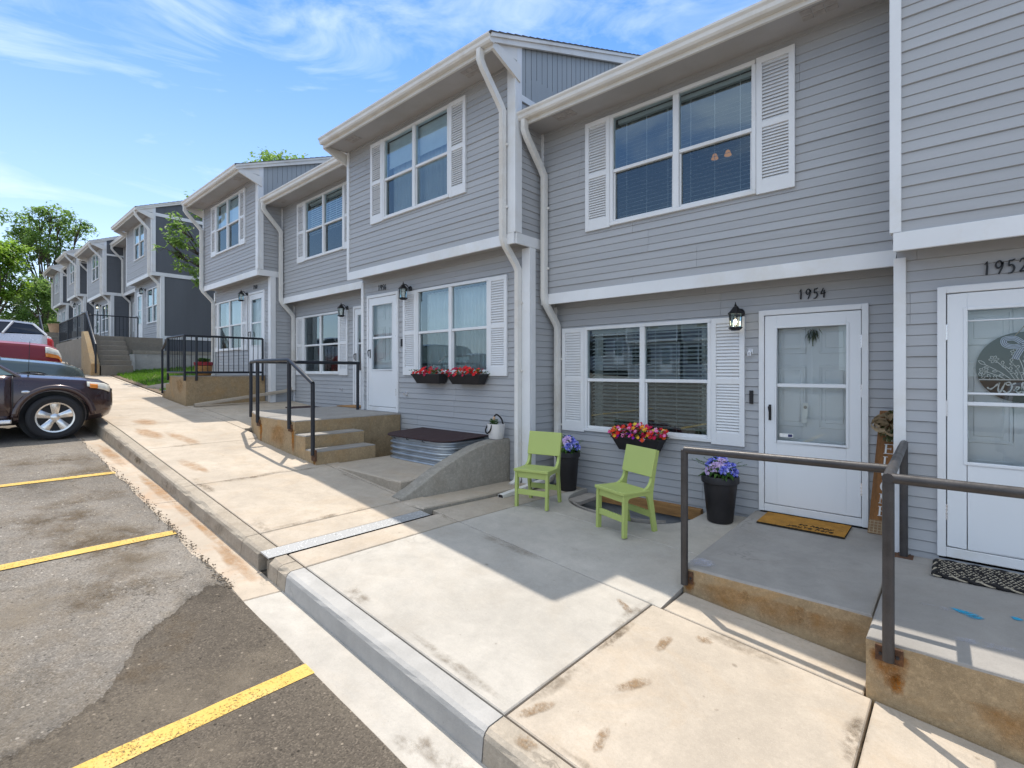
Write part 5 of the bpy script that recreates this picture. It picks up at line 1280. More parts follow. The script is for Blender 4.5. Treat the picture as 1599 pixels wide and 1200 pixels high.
# things stuck on the glass of the storm door of 1954
t = thing('window_sticker', (-1.30, 5.64, -.64), 'small blue and white sticker in the lower corner of the 1954 door glass', 'sticker')
m = M(); m.box(-1.378, -1.255, 5.651, 5.6525, -.665, -.628); m.build('label_paper', 'letter', t); m = M(); m.box(-1.30, -1.262, 5.6495, 5.6508, -.660, -.634); m.build('blue_mark', 'navy', t)
t = thing('paper_tag', (-1.17, 5.68, -.35), 'white paper door tag behind the 1954 storm door glass', 'paper tag')
m = M(); m.prism([(-1.185, -.51), (-1.135, -.51), (-1.125, -.31), (-1.17, -.315)], lambda p, q, e: (p, e, q), 5.668, 5.6695); m.build('card', 'letter', t)
m = M(); m.lathe([(.016, 0), (.016, .001)], (-1.150, 5.6665, -.355), 16, axis='y'); m.build('hole', 'wood_grey', t)
t = thing('door_tassel', (-1.10, 5.70, .42), 'dried green tassel hanging inside the top of the 1954 door glass', 'ornament')
m = M(); rg = random.Random(31)
for k in range(60):
    x = -1.095 + rg.gauss(0, .022); z = .43 - rg.random() * .07; leaf(m, (x, 5.71, z), (rg.gauss(0, .5), -.1, -1), .05 + rg.random() * .03, .006)
m.tube([(-1.095, 5.71, .40), (-1.093, 5.71, .25)], .005, 5); m.build('strand', 'moss', t)

# ------------------------------------------------------------------ lawn, far stairs, landing
def zlawn(x, y): return zw(x) + .015 + .085 * max(0, y - 3.5)
m = M(); m.grid([[(x, y, zlawn(x, y)) for y in frange(3.52, 12, 14)] for x in frange(-21.6, -14.5, 14)]); struct(m, 'lawn_soil', 'earth')
m = M(); rg = random.Random(21)
for k in range(15000):
    x = -21.4 + rg.random() * 6.7; y = 3.58 + (rg.random() ** 1.5) * 5
    if x > -15.9 and y < 3.75 + .1 * math.sin(x * 5): continue
    if y < 3.62 + .12 * rg.random(): continue
    z = zlawn(x, y) - .005; a = rg.random() * 6.28; h = .05 + rg.random() * .06; wd = .012; l = (rg.random() - .5) * .06, (rg.random() - .5) * .06
    m.face([(x - wd * math.cos(a), y - wd * math.sin(a), z), (x + wd * math.cos(a), y + wd * math.sin(a), z), (x + l[0], y + l[1], z + h)])
tag(m.build('grass', 'grass'), 'short green lawn beyond the last light grey house', 'grass', kind='stuff')
m = M(); m.grid([[(x, y, zw(x) - .02) for y in (KB, 2.6, 3.3, 9)] for x in frange(-62, -21, 20)]); struct(m, 'planting_bed', 'earth')
# landing and stairs of the dark-sided row
t = thing('concrete_staircase', (-21.3, 3.7, .1), 'concrete stairs beside the lawn climbing to the dark-sided houses', 'staircase')
for k in range(7):
    x1 = -20.55 - k * .215; m = block([(x1 - (.215 if k < 6 else .3), 3.28), (x1 - .003, 3.28), (x1 - .003, 4.12), (x1 - (.215 if k < 6 else .3), 4.12)], lambda x, y, k=k: .03 + .17 * (k + 1), -.6); m.build('step', ['stair', 'stair'], t)
def cheek(name, pts, y0, y1, label, mat):
    m = M(); m.prism(pts, lambda p, q, e: (p, e, q), y0, y1); o = m.build(name, mat, bevel=.015); return tag(o, label, 'wall')
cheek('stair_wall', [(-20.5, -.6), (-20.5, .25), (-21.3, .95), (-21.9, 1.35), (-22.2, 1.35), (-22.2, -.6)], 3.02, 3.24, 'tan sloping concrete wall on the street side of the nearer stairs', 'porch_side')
m = M(); m.box(-23.6, -22.0, 3.26, 5.3, -.4, 1.225); m.box(-30.5, -23.6, 3.26, 5.86, -.4, 1.225); tag(m.build('raised_landing', 'stair'), 'raised concrete landing in front of the charcoal gabled house', 'landing')
t = thing('planter_wall', (-21.6, 4.8, 0), 'pale concrete planter wall with green plants, right of the nearer stairs', 'wall')
m = M(); m.prism([(4.16, .6), (4.16, -.5), (4.30, -.5), (4.30, .6)], lambda p, q, e: (e, p, q), -21.3, -22.2)
m.v = [(x + (.35 if z < .3 and x > -21.5 else 0), y, z) for x, y, z in m.v]; m.build('side_panel', 'wall_pale', t)
m = M(); m.box(-21.55, -21.40, 4.31, 8, -.5, .62); m.build('front_panel', 'wall_pale', t); m = M(); m.box(-21.58, -21.38, 4.29, 8, .622, .74); m.build('coping', 'wall_conc', t)
m = M(); m.box(-22.4, -21.56, 4.31, 8, .2, .55); m.build('soil', 'soil', t)
m = M()
for k in range(420):
    x = -22.2 + rg.random() * .7; y = 4.3 + rg.random() * 1.1; a = rg.random() * 6.28; leaf(m, (x, y, .55 + rg.random() * .18 * (1 - abs(y - 4.8))), (math.cos(a), math.sin(a), .6), .10, .025)
m.build('plant', 'leaf', t)
bl = [((x, 3.16, .03 + .9 * (-20.5 - x) / 1.6 * 1.3 + .10), (x, 3.16, .03 + (-20.5 - x) / 1.6 * 1.15 + .85)) for x in frange(-22.0, -20.55, 20)]
railing('stair_railing', (-21.3, 3.16, .4), 'black railing sloping down the nearer stairs to the lawn', 'rail_black', [(-20.5, 3.14, -.05, .86), (-22.05, 3.14, 1.2, 2.0)], [[(-20.5, 3.14, .86), (-22.05, 3.14, 2.0), (-22.9, 3.14, 2.05)], [(-20.55, 3.14, .14), (-22.05, 3.14, 1.32)]], r=.026, balusters=bl)
bl = [((-24.2, y, 1.28), (-24.2, y, 2.1)) for y in frange(3.5, 5.0, 13)]
railing('landing_railing', (-24.2, 4.3, 1.22), 'black railing across the landing left of the charcoal house', 'rail_black', [(-24.2, 3.4, 1.2, 2.12), (-24.2, 5.0, 1.2, 2.12)], [[(-24.2, 3.4, 2.12), (-24.2, 5.0, 2.12)], [(-24.2, 3.4, 1.3), (-24.2, 5.0, 1.3)]], r=.022, balusters=bl)
bl = [((x, 3.32, 1.28), (x, 3.32, 2.1)) for x in frange(-29.6, -23.2, 44)]
railing('landing_railing', (-26.5, 3.32, 1.22), 'long black railing along the street edge of the raised landing', 'rail_black', [(x, 3.32, 1.2, 2.12) for x in (-22.95, -25.2, -27.5, -29.8)], [[(-22.95, 3.32, 2.12), (-29.8, 3.32, 2.12)], [(-22.95, 3.32, 1.3), (-29.8, 3.32, 1.3)]], r=.022, balusters=bl)
t = thing('concrete_staircase', (-31.5, 3.5, .7), 'farther concrete stairs at the far end of the raised landing', 'staircase')
for k in range(6): block([(-31.3 - k * .25, 3.1), (-31.05 - k * .25, 3.1), (-31.05 - k * .25, 3.85), (-31.3 - k * .25, 3.85)], lambda x, y, k=k: .72 + .16 * (k + 1), .2).build('step', ['stair', 'stair'], t)
cheek('stair_wall', [(-29.9, .2), (-29.9, 1.1), (-30.4, 1.85), (-31.2, 1.9), (-31.2, .2)], 3.9, 4.2, 'grey concrete wall beside the farther stairs', 'wall_pale')
cheek('stair_wall', [(-31.0, .2), (-31.0, 1.1), (-32.2, 1.7), (-32.6, 1.7), (-32.6, .2)], 2.8, 3.05, 'low wall on the street side of the farther stairs', 'wall_pale')
bl = [((x, 2.92, .9 + (-31 - x) * .6), (x, 2.92, 1.75 + (-31 - x) * .6)) for x in frange(-32.6, -31.05, 16)]
railing('stair_railing', (-31.8, 2.92, 1), 'black railing on the farther stairs, nearest the trees', 'rail_black', [(-31.0, 2.92, .8, 1.75), (-32.6, 2.92, 1.6, 2.7)], [[(-31.0, 2.92, 1.75), (-32.6, 2.92, 2.7), (-34, 2.92, 2.7)]], r=.024, balusters=bl)
m = M(); m.box(-44, -32.6, 3.1, 5.6, .6, 1.88); tag(m.build('raised_landing', 'stair'), 'farther raised landing before the last dark-sided houses', 'landing')
t = thing('clay_planter', (-33.2, 3.5, 1.89), 'pale clay planter of greenery at the head of the farther stairs', 'planter'); m = M(); m.lathe([(.16, 0), (.24, .40), (.26, .40), (.26, .46), (.20, .46)], (0, 0, 0), 16); m.build('pot', 'tan', t, world=False)
m = M()
for k in range(160): a = rg.random() * 6.28; leaf(m, (.12 * math.cos(a), .12 * math.sin(a), .46), (math.cos(a), math.sin(a), rg.random() * 1.5), .22, .03)
m.build('plant', 'leaf', t, world=False)
for k, (x, y, r) in enumerate(((-22.4, 2.75, .16), (-22.9, 2.6, .2), (-23.4, 2.85, .15), (-22.0, 2.95, .13), (-23.9, 2.6, .22), (-24.5, 2.8, .18), (-25.1, 2.7, .16), (-22.6, 2.45, .12))):
    m = M(); m.ball((0, 0, 0), r, 9, 0, (1.2, 1, .75), .25); o = m.build('garden_stone', 'stone', smooth=True, weld=True); o.location = (x, y, zw(x) + r * .4)
    tag(o, 'rounded pale stone in the bed below the street side of the nearer stairs', 'stone', 'stones by the nearer stairs')
# barrel planter
t = thing('barrel_planter', (-12.78, 3.86, -.093), 'glazed brown barrel planter with a red rim on the tan porch', 'planter')
m = M(); m.lathe([(.13, 0), (.15, .02), (.17, .13), (.175, .22), (.165, .23)], (0, 0, 0), 24); m.build('pot', 'barrel', t, world=False, smooth=True, auto=40)
m = M(); m.lathe([(.167, .225), (.19, .235), (.195, .30), (.17, .31), (.15, .27)], (0, 0, 0), 24); m.build('rim', 'barrel_rim', t, world=False, smooth=True, auto=40)
m = M()
for k in range(160): a = rg.random() * 6.28; q = rg.random(); leaf(m, (.1 * q * math.cos(a), .1 * q * math.sin(a), .29), (math.cos(a), math.sin(a), .7 + rg.random() * 2), .12 + rg.random() * .08, .015)
m.build('plant', 'leaf', t, world=False)

# ------------------------------------------------------------------ vehicles (front bumper at y = 0, nose towards +y)
def lerp_st(st, y):
    if y >= st[0][0]: return st[0][1:]
    for a, b in zip(st[:-1], st[1:]):
        if a[0] >= y >= b[0]:
            t = (a[0] - y) / (a[0] - b[0]); t = t; return tuple(p + (q - p) * t for p, q in zip(a[1:], b[1:]))
    return st[-1][1:]
def half(w, zb, zt, crown=.03):
    h = zt - zb
    return [(0, zb), (w * .80, zb), (w * .965, zb + .09), (w, zb + .30 * h), (w * 1.0, zb + .60 * h), (w * .978, zt - .16 * h), (w * .93, zt - .035), (w * .80, zt), (w * .45, zt + crown * .8), (0, zt + crown)]
def vehicle(label, cat, paint, loc, rz, st, wheels, gh, scale=1, name='parked_car', cut=.44, details=True, gmat='car_glass'):
    t = thing(name, loc, label, cat, None, rz); t.scale = (scale,) * 3
    ys = sorted({s[0] for s in st} | set(frange(st[-1][0], st[0][0], 44)), reverse=True)
    m = M(); rows = []
    for y in ys:
        hp = half(*lerp_st(st, y)); rows.append([(x, y, z) for x, z in hp] + [(-x, y, z) for x, z in hp[-2:0:-1]])
    m.grid(rows, 0, True); m.face(rows[0]); m.face(rows[-1])
    b = m.build('body', paint, t, world=False, smooth=True, auto=38)
    # wheel openings
    for wy in wheels:
        for sgn in (1, -1):
            c = M(); c.lathe([(cut, .58 * sgn), (cut, 1.2 * sgn)], (0, wy, .375), 36, axis='x'); co = c.build('cutter', paint, t, world=False, weld=True)
            mod = b.modifiers.new('cut', 'BOOLEAN'); mod.object = co; mod.operation = 'DIFFERENCE'; mod.solver = 'EXACT'
            dg = bpy.context.evaluated_depsgraph_get(); me = bpy.data.meshes.new_from_object(b.evaluated_get(dg)); b.modifiers.clear(); b.data = me; bpy.data.objects.remove(co)
    me = b.data; me.polygons.foreach_set('use_smooth', [True] * len(me.polygons)); me.set_sharp_from_angle(angle=R(38))
    def patch(y0, y1, p0, p1, off, side, nm, mat, ny=10, npp=6, shape=None):
        m = M(); rows = []
        for i in range(ny + 1):
            y = y0 + (y1 - y0) * i / ny; hp = half(*lerp_st(st, y)); row = []
            for j in range(npp + 1):
                pp = p0 + (p1 - p0) * j / npp
                if shape: pp = shape(i / ny, j / npp)
                k = int(min(pp, len(hp) - 1.001)); f_ = pp - k; a, c = Vector(hp[k]), Vector(hp[k + 1]); q = a + (c - a) * f_; d = c - a; n = Vector((d.y, -d.x)).normalized()
                q = q + n * off; row.append((q.x * side, y + off * (1 if y > -.5 else 0), q.y))
            rows.append(row)
        m.grid(rows); o = m.build(nm, mat, t, world=False, smooth=True); sol = o.modifiers.new('thick', 'SOLIDIFY'); sol.thickness = .012; sol.offset = 0; return o
    for side in (1, -1):
        dr = patch(wheels[0] - .52, wheels[0] - 1.5, 1.9, 6.0, .006, side, 'door', paint)
        patch(wheels[0] - .50, wheels[0] - .512, 1.9, 6.2, .010, side, 'seam', 'trim_black', 1)
    if details:
        for side in (1, -1):
            hl = patch(-.40, -.075, 4.6, 5.6, .012, side, 'headlight', 'lamp_clear', 8, 5, shape=lambda i, j: 4.55 + .35 * (1 - i) * 1.0 + (1.25 - .45 * (1 - i)) * j)
            am = patch(-.37, -.26, 4.75, 5.25, .020, side, 'indicator', 'amber', 5, 4); am.parent = hl
            fl = M(); fl.tube([(side * .905, wheels[0] + (cut + .05) * math.cos(a), .375 + (cut + .05) * math.sin(a)) for a in frange(R(2), R(178), 24)], .045, 8, ry=.022, up=(1, 0, 0)); fl.build('fender_flare', paint, t, world=False, smooth=True)
            m = M(); m.box(side * .86 if side > 0 else -.99, side * .99 if side > 0 else -.86, wheels[1] + .55, wheels[0] - .52, .30, .37); m.build('side_step', 'badge', t, world=False, bevel=.02)
            m = M(); m.lathe([(.055, 0), (.05, .008), (.001, .012)], (0, 0, 0), 16, axis='x'); m.v = [(side * (.908 + x), wheels[0] - .36 + y * 1.0, .80 + z * .42) for x, y, z in m.v]; m.build('badge', 'badge', t, world=False)
            m = M(); m.ball((side * .66, -.05, .52), .05, 8, 0, (1.2, .6, 1)); m.build('fog_lamp', 'lamp_clear', t, world=False)
            m = M(); m.box(side * .955 if side > 0 else -1.16, side * 1.16 if side > 0 else -.955, -1.80, -1.68, 1.10, 1.26); m.build('mirror', paint, t, world=False, bevel=.03)
        m = M(); m.tube([(.80, -1.12, 1.05), (.80, -1.10, 1.62)], .004, 5); m.ball((.80, -1.12, 1.06), .016, 6); m.build('antenna', 'trim_black', t, world=False)
        m = M(); m.box(-.50, .50, -.03, .02, .62, .82); m.build('grille', 'trim_black', t, world=False, bevel=.01)
        m = M(); m.tube([(-.62, -1.22, 1.105), (.0, -1.28, 1.125), (.1, -1.42, 1.17)], .012, 6); m.tube([(.05, -1.18, 1.105), (.62, -1.26, 1.10), (.70, -1.34, 1.15)], .012, 6)
        m.tube(smooth_line([(.25, -.98, 1.085), (.42, -.90, 1.075), (.45, -1.0, 1.085), (.3, -1.05, 1.095)], 5), .014, 6); m.build('wiper', 'trim_black', t, world=False)
    for wy in wheels:
        for side in (1, -1):
            r = .365; o = bpy.data.objects.new('wheel', None)
            ty = M(); ty.lathe([(.245, -.10), (.31, -.115), (.345, -.105), (.362, -.085), (r, -.05), (r, .05), (.362, .085), (.345, .105), (.31, .115), (.25, .10), (.245, .06)], (side * .80, wy, r), 40, axis='x', cap=False)
            w_ = ty.build('wheel', 'tyre', t, world=False, smooth=True, auto=30)
            rm = M(); X = lambda d: side * (.80 + d)
            rm.lathe([(.262, .085 * side), (.25, .098 * side), (.228, .095 * side), (.215, .06 * side), (.215, -.06 * side)], (side * .80, wy, r), 40, axis='x', cap=False)
            for k in range(5):
                a = 2 * math.pi * k / 5 + .31; ca, sa = math.cos(a), math.sin(a)
                def P(rr, tt, d): return (X(d), wy + rr * ca - tt * sa, r + rr * sa + tt * ca)
                ro = [[P(rr, tt, d - (.012 if abs(tt) > wd * .8 else 0)) for tt in (-wd, -wd * .6, wd * .6, wd)] for rr, wd, d in ((.03, .04, .07), (.09, .046, .082), (.16, .058, .088), (.232, .072, .085))]; rm.grid(ro)
                rm.grid([[q[0], (q[0][0] - side * .04, *q[0][1:])] for q in ro]); rm.grid([[q[-1], (q[-1][0] - side * .04, *q[-1][1:])] for q in ro])
            rm.lathe([(.065, .06 * side), (.06, .09 * side), (.035, .10 * side), (.001, .10 * side)], (side * .80, wy, r), 20, axis='x', cap=False)
            rm.build('rim', 'chrome', w_, world=False, smooth=True, auto=40)
            dk = M(); dk.lathe([(.001, .0), (.215, .0)], (X(.02), wy, r), 24, axis='x', cap=False); dk.lathe([(.001, .0), (.43, .0)], (X(-.2), wy, r), 24, axis='x', cap=False); dk.build('brake', 'trim_black', w_, world=False)
    # greenhouse: (y, z, half width) loops
    m = M(); lo, hi = gh
    rows = []
    for f_ in (0, .5, 1):
        row = []
        for (ya, za, wa), (yb, zb_, wb) in zip(lo, hi): row.append((wa + (wb - wa) * f_, ya + (yb - ya) * f_, za + (zb_ - za) * f_))
        rows.append([p for p in row] + [(-p[0], p[1], p[2]) for p in reversed(row)])
    m.grid(rows, 0, True); m.face(rows[-1]); m.build('window_glass', gmat, t, world=False)
    for (ya, za, wa), (yb, zb_, wb) in zip(lo, hi):
        for sg in (1, -1): m = M(); m.tube([(sg * wa, ya, za - .03), (sg * (wb + .004), yb, zb_ + .01)], .036, 6, ry=.028); m.build('pillar', paint, t, world=False)
    m = M(); tp = [(w_, y, z) for y, z, w_ in hi]; loop_ = tp + [(-x, y, z) for x, y, z in reversed(tp)]; ro = [[(x * 1.03, y, z - .01) for x, y, z in loop_], [(x * 1.02, y, z + .035) for x, y, z in loop_], [(x * .7, y * .96 - .1, z + .06) for x, y, z in loop_]]
    m.grid(ro, 0, True); m.face(ro[-1]); m.build('roof', paint, t, world=False, smooth=True, auto=40)
    return t, patch
SUV = [(0, .64, .42, .80), (-.05, .74, .36, .90), (-.16, .815, .31, .965), (-.40, .875, .27, 1.01), (-.85, .90, .26, 1.045), (-1.25, .905, .26, 1.075), (-1.55, .91, .26, 1.10), (-3.6, .91, .26, 1.12), (-4.2, .88, .3, 1.10), (-4.4, .80, .42, .9)]
GH = ([(-1.22, 1.07, .80), (-2.05, 1.09, .885), (-3.0, 1.10, .885), (-3.7, 1.11, .87), (-4.22, 1.1, .80)], [(-1.98, 1.60, .64), (-2.35, 1.66, .68), (-3.0, 1.67, .68), (-3.7, 1.65, .68), (-3.98, 1.6, .64)])
vehicle('plum black sport utility parked nose to the kerb, its chrome wheel in view', 'car', 'car_plum', (-11.30, 1.86, zl(-11.0) - .02), 0, SUV, (-.80, -3.45), GH, .93)
SED = [(0, .60, .40, .72), (-.05, .72, .33, .82), (-.16, .80, .28, .90), (-.40, .86, .25, .97), (-.85, .88, .24, 1.02), (-1.25, .885, .24, 1.055), (-1.6, .89, .24, 1.08), (-3.4, .89, .24, 1.06), (-4.2, .84, .3, 1.05), (-4.4, .76, .42, .9)]
vehicle('dark grey green car of which only the hood shows over the plum one', 'car', 'car_green', (-13.75, 1.86, zl(-13.7) + .02), 0, SED, (-.82, -3.4), GH, 1.0, details=False)
TRK = [(0, .80, .42, .92), (-.06, .86, .36, 1.06), (-.2, .91, .32, 1.12), (-.5, .93, .32, 1.15), (-1.0, .94, .32, 1.18), (-1.4, .94, .32, 1.20), (-3.0, .94, .32, 1.20), (-5.0, .94, .36, 1.20), (-5.2, .92, .46, 1.1)]
GHT = ([(-1.45, 1.18, .84), (-2.3, 1.19, .90), (-3.1, 1.19, .90)], [(-2.15, 1.76, .68), (-2.4, 1.80, .70), (-3.0, 1.78, .70)])
v, patch = vehicle('red pickup truck with amber corner lights, parked behind the dark cars', 'truck', 'car_red', (-16.7, 1.78, zl(-16.2) - .02), 0, TRK, (-.95, -4.1), GHT, 1.14, 'parked_truck', details=False)
for sd_ in (1, -1):
    hl = patch(-.26, -.005, 4.75, 5.75, .014, sd_, 'headlight', 'lamp_clear'); patch(-.26, -.005, 4.35, 4.72, .016, sd_, 'indicator', 'amber').parent = hl
VAN = [(0, .80, .45, 1.2), (-.06, .87, .40, 1.34), (-.25, .92, .36, 1.42), (-2.6, .93, .34, 1.44), (-3.3, .93, .34, 1.18), (-4.4, .92, .34, 1.05), (-4.8, .84, .4, .9)]
GHW = ([(-.16, 1.40, .85), (-1.0, 1.42, .88), (-2.4, 1.42, .88), (-3.3, 1.18, .84)], [(-.42, 1.66, .76), (-.8, 1.70, .78), (-2.3, 1.70, .76), (-2.6, 1.66, .70)])
v, patch = vehicle('white sport utility backed in beyond the red pickup', 'car', 'car_white', (-19.3, 1.95, zl(-19.2) + .02), 0, VAN, (-.95, -3.9), GHW, 1.0, details=False, gmat='dark_glass')
for sd_ in (1, -1): patch(-.16, -.03, 4.2, 5.6, .012, sd_, 'tail_light', 'tail')
v, patch = vehicle('white pickup across the lot behind the camera, mirrored in the nearest door', 'truck', 'car_white', (1.6, -3.6, zl(1.5)), 0, TRK, (-.95, -4.1), GHT, 1.0, 'parked_truck', details=False)

# ------------------------------------------------------------------ trees
def tree(name, loc, label, clumps, nleaf, ls, mat, trunk=(2.5, .18), limbs=True, seed=1, cat='tree', group=None):
    rg = random.Random(seed); t = thing(name, loc, label, cat, group)
    m = M(); th, tr = trunk
    m.tube(smooth_line([(0, 0, -.4), (.05 * th, .03, th * .4), (-.02 * th, -.04, th * .8), (0, 0, th)], 4), tr, 10, taper=[1.35 - .7 * k / 12 for k in range(13)])
    for c in clumps:
        p = Vector(c[:3]); st = Vector((0, 0, th * (.6 + .4 * rg.random()))); mid = st.lerp(p, .5) + Vector(((rg.random() - .5) * .5, (rg.random() - .5) * .5, .1))
        m.tube(smooth_line([tuple(st), tuple(mid), tuple(p)], 4), tr * .42, 6, taper=[1 - .8 * k / 8 for k in range(9)])
        for q in range(4):
            e = p + Vector((rg.gauss(0, 1), rg.gauss(0, 1), rg.gauss(0, .8))).normalized() * c[3] * .85; m.tube([tuple(p.lerp(st, .2)), tuple(p.lerp(e, .6) + Vector((0, 0, .1))), tuple(e)], tr * .13, 4, taper=(1, .7, .3))
    m.build('trunk', 'bark', t, world=False, smooth=True)
    m = M(); tot = sum(c[3] ** 2 for c in clumps)
    for c in clumps:
        n = int(nleaf * c[3] ** 2 / tot); r = c[3]; sub = [Vector((rg.gauss(0, 1), rg.gauss(0, 1), rg.gauss(0, .85))).normalized() * r * (.35 + .65 * rg.random() ** .5) for _ in range(max(5, int(14 * r)))]
        for k in range(n):
            s = sub[rg.randrange(len(sub))]; p = Vector(c[:3]) + s + Vector((rg.gauss(0, 1), rg.gauss(0, 1), rg.gauss(0, .7))) * r * .20
            d = Vector((rg.gauss(0, 1), rg.gauss(0, 1), rg.gauss(-.3, .6))); leaf(m, p, d, ls * (.7 + .6 * rg.random()), ls * (.26 + .14 * rg.random()), 0, .15)
    m.build('crown', mat, t, world=False); return t
def crown(rx, rz, z, n, r, seed, squash=1.0):
    rg = random.Random(seed); out = []
    for k in range(n):
        a = k * 2.4 + rg.random(); q = math.sqrt((k + .5) / n); h = rg.uniform(-1, 1)
        out.append((math.cos(a) * q * rx * math.sqrt(1 - .6 * h * h), math.sin(a) * q * rx * math.sqrt(1 - .6 * h * h), z + h * rz, r * (.7 + .6 * rg.random())))
    return out
tree('shade_tree', (-57.0, 5.6, 1.2), 'tall airy tree with a rounded crown, rising above the dark-sided row', crown(3.1, 3.8, 8.1, 22, 1.0, 3), 8500, .26, 'tree_a', (4.2, .22), seed=3)
tree('shade_tree', (-50.5, 2.2, 1.2), 'bright yellow green tree at the left edge, above the white vehicle', crown(2.0, 1.7, 6.0, 11, 1.0, 5), 5600, .26, 'tree_b', (3.2, .18), seed=5)
tree('shade_tree', (-66, 2.6, 1.2), 'dark green tree low behind the bright left one', crown(4.2, 2.6, 4.4, 14, 1.6, 8), 5600, .36, 'tree_c', (2.6, .2), seed=8)
tree('shade_tree', (-60, 7.8, 1.2), 'dark dense tree just left of the farthest house', crown(3.0, 2.8, 4.0, 15, 1.4, 12), 6000, .30, 'tree_c', (2.2, .2), seed=12)
tree('shade_tree', (-52.5, 4.9, 1.2), 'mid green tree in front of the tall airy one, beside the farthest house', crown(2.0, 1.7, 3.6, 9, .95, 15), 3400, .25, 'tree_a', (2.2, .14), seed=15)
tree('hedge_shrub', (-48.5, 3.6, 1.2), 'low dark shrub at the foot of the mid green tree', crown(1.6, .7, 1.0, 8, .8, 25), 2600, .2, 'tree_c', (.6, .06), seed=25, cat='shrub')
tree('hedge_shrub', (-47.5, 1.6, 1.2), 'low green shrub behind the white vehicle, left of the far stairs', crown(1.7, .7, 1.0, 8, .8, 26), 2600, .2, 'tree_a', (.6, .06), seed=26, cat='shrub')
cl = [(0, .2, 5.6, 1.0), (.8, .6, 6.6, .8), (-.2, -.2, 4.6, .8), (-.75, -.75, 3.65, .62), (-.9, -1.05, 3.1, .5), (.2, .8, 7.0, .8), (-.95, -.9, 4.4, .5), (1.2, 1.4, 6.8, .8), (-.6, -1.0, 2.9, .4), (-.75, -1.1, 5.2, .5), (1.6, .9, 6.5, .8), (.1, -2.1, 3.7, .5), (.3, -1.9, 3.1, .45), (.0, -2.25, 4.3, .5), (.4, -1.7, 4.9, .55), (.2, -2.5, 3.4, .35), (.5, -1.8, 2.7, .35)]
tree('yard_tree', (-19.2, 7.3, .5), 'green tree growing between the two rows, poking out above and beside the end house', cl, 4200, .15, 'tree_a', (3.0, .12), seed=18)
# houses across the lot, mirrored in the windows
for k, (x_, z_, lb) in enumerate(((-27.0, .5, 'uphill end one'), (-22.9, .5, 'second from the uphill end'), (-18.8, -.2, 'middle one'), (-14.7, -.2, 'second from the downhill end'), (-10.6, -.9, 'downhill end one'))):
    townhouse(x_, 4.0, -23 - (.5 if k % 2 else 0), z_, 'house across the lot, mirrored in the front windows, ' + lb, 'townhouses across the lot', (-3.5, -2.55), (-1.9, -.25), (-2.6, -1.0), right='end', left='end', dark=True, far=True, shut=(False, False), lowstyle='dark', upstyle='shade', rz=math.pi)

# ------------------------------------------------------------------ light, sky, camera
EL, AZ = 67.0, -55.0          # sun elevation and compass bearing (0 = +Y, positive towards +X)
sd = Vector((math.sin(R(AZ)) * math.cos(R(EL)), math.cos(R(AZ)) * math.cos(R(EL)), math.sin(R(EL))))
ld = bpy.data.lights.new('sun', 'SUN'); ld.energy = 3.0; ld.angle = R(.53); ld.color = (1, .94, .85)
lo = bpy.data.objects.new('sun', ld); COL.objects.link(lo); lo.rotation_euler = sd.to_track_quat('Z', 'Y').to_euler()
w = bpy.data.worlds.new('World'); SC.world = w; w.use_nodes = True
t = NT(w.node_tree); w.node_tree.nodes.clear()
out = t.n('ShaderNodeOutputWorld'); bg = t.n('ShaderNodeBackground', Strength=.13)
sky = t.n('ShaderNodeTexSky', _sky_type='NISHITA', _sun_disc=False, _sun_elevation=R(EL), _sun_rotation=R(AZ), _air_density=1.0, _dust_density=.3, _ozone_density=1.6)
tc = t.n('ShaderNodeTexCoord'); sp = t.n('ShaderNodeSeparateXYZ'); t.l(tc.outputs['Generated'], sp.inputs[0])
az = t.math('ARCTAN2', sp.outputs['X'], sp.outputs['Y'])          # compass bearing and height of the view direction
cb = t.n('ShaderNodeCombineXYZ'); t.l(az, cb.inputs[0]); t.l(t.math('ARCSINE', sp.outputs['Z']), cb.inputs[1])
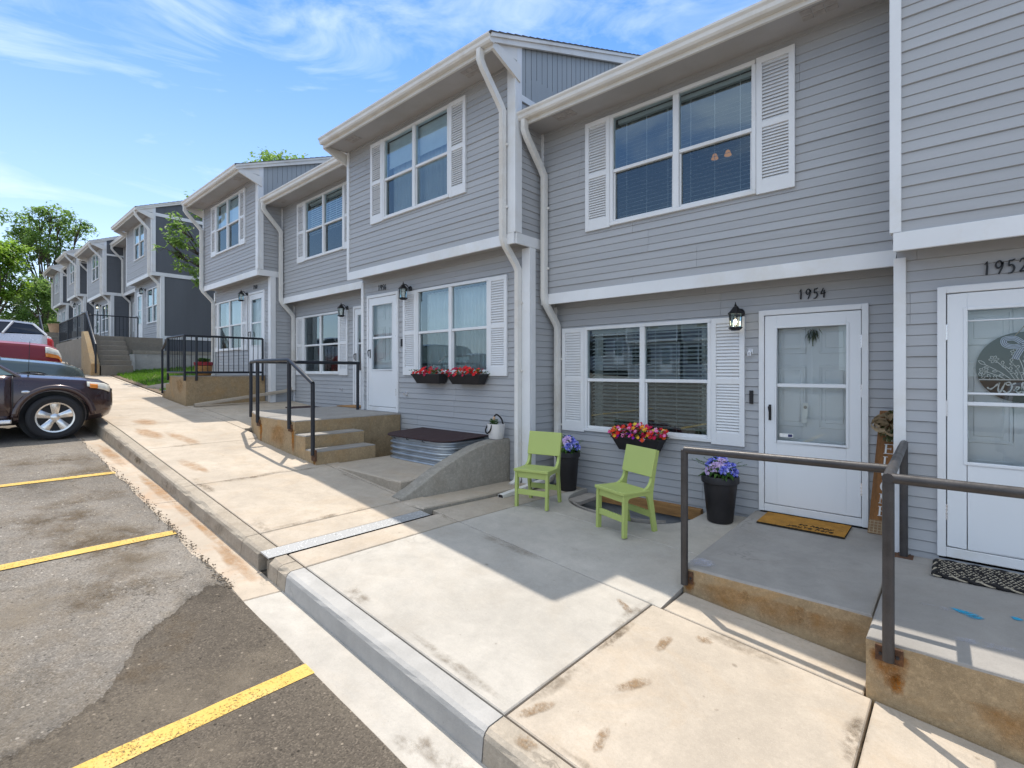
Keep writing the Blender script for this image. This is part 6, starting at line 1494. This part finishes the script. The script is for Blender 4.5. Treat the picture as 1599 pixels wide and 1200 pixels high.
mp = t.n('ShaderNodeMapping'); mp.inputs['Rotation'].default_value = (0, 0, R(9)); mp.inputs['Scale'].default_value = (2.0, 6.5, 1); mp.inputs['Location'].default_value = (.35, .4, 0); t.l(cb.outputs[0], mp.inputs[0])
n1 = t.noise(mp.outputs[0], 1.3, 9, .6, 1.3); n2 = t.noise(mp.outputs[0], .55, 4, .5, .4)
cl = t.math('MULTIPLY', t.ramp(t.math('ADD', t.math('MULTIPLY', n1, .6), t.math('MULTIPLY', n2, .5)), [(.49, 0), (.76, 1)]), .72)
hs = t.n('ShaderNodeHueSaturation', Saturation=1.28); t.l(sky.outputs[0], hs.inputs['Color'])
hz = t.ramp(sp.outputs['Z'], [(.0, .8), (.25, .3), (.55, .0)])
cf = t.math('MAXIMUM', cl, hz)
tint = t.mix(1.0, hs.outputs[0], (.86, .90, 1.0), 'MULTIPLY')
c = t.mix(cf, tint, (5.4, 6.0, 6.7))
# unseen bright patch added high behind the viewer to fill the shaded fronts
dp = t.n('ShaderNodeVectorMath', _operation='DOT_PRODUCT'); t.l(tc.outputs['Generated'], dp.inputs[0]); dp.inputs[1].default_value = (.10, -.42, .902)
sky_fill = t.ramp(t.math('ADD', dp.outputs['Value'], t.math('MULTIPLY', t.math('SUBTRACT', t.noise(tc.outputs['Generated'], 3.0, 6, .6), .5), .35)), [(.66, 0), (.84, 1)])
c = t.mix(sky_fill, c, (5.6, 6.2, 6.9))
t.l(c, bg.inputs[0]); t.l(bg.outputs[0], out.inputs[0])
cd = bpy.data.cameras.new('camera'); cam = bpy.data.objects.new('camera', cd); COL.objects.link(cam); SC.camera = cam
cam.location = (0, 0, 0); cam.rotation_euler = (R(90), 0, R(41.7)); cd.sensor_width = 36; cd.lens = 786 / 1599 * 36; cd.shift_y = -19.5 / 1599; cd.clip_end = 2000; cd.clip_start = .05
SC.view_settings.view_transform = 'Standard'; SC.view_settings.look = 'None'; SC.view_settings.exposure = .78; SC.view_settings.gamma = 1
SC.cycles.max_bounces = 10; SC.cycles.transparent_max_bounces = 16
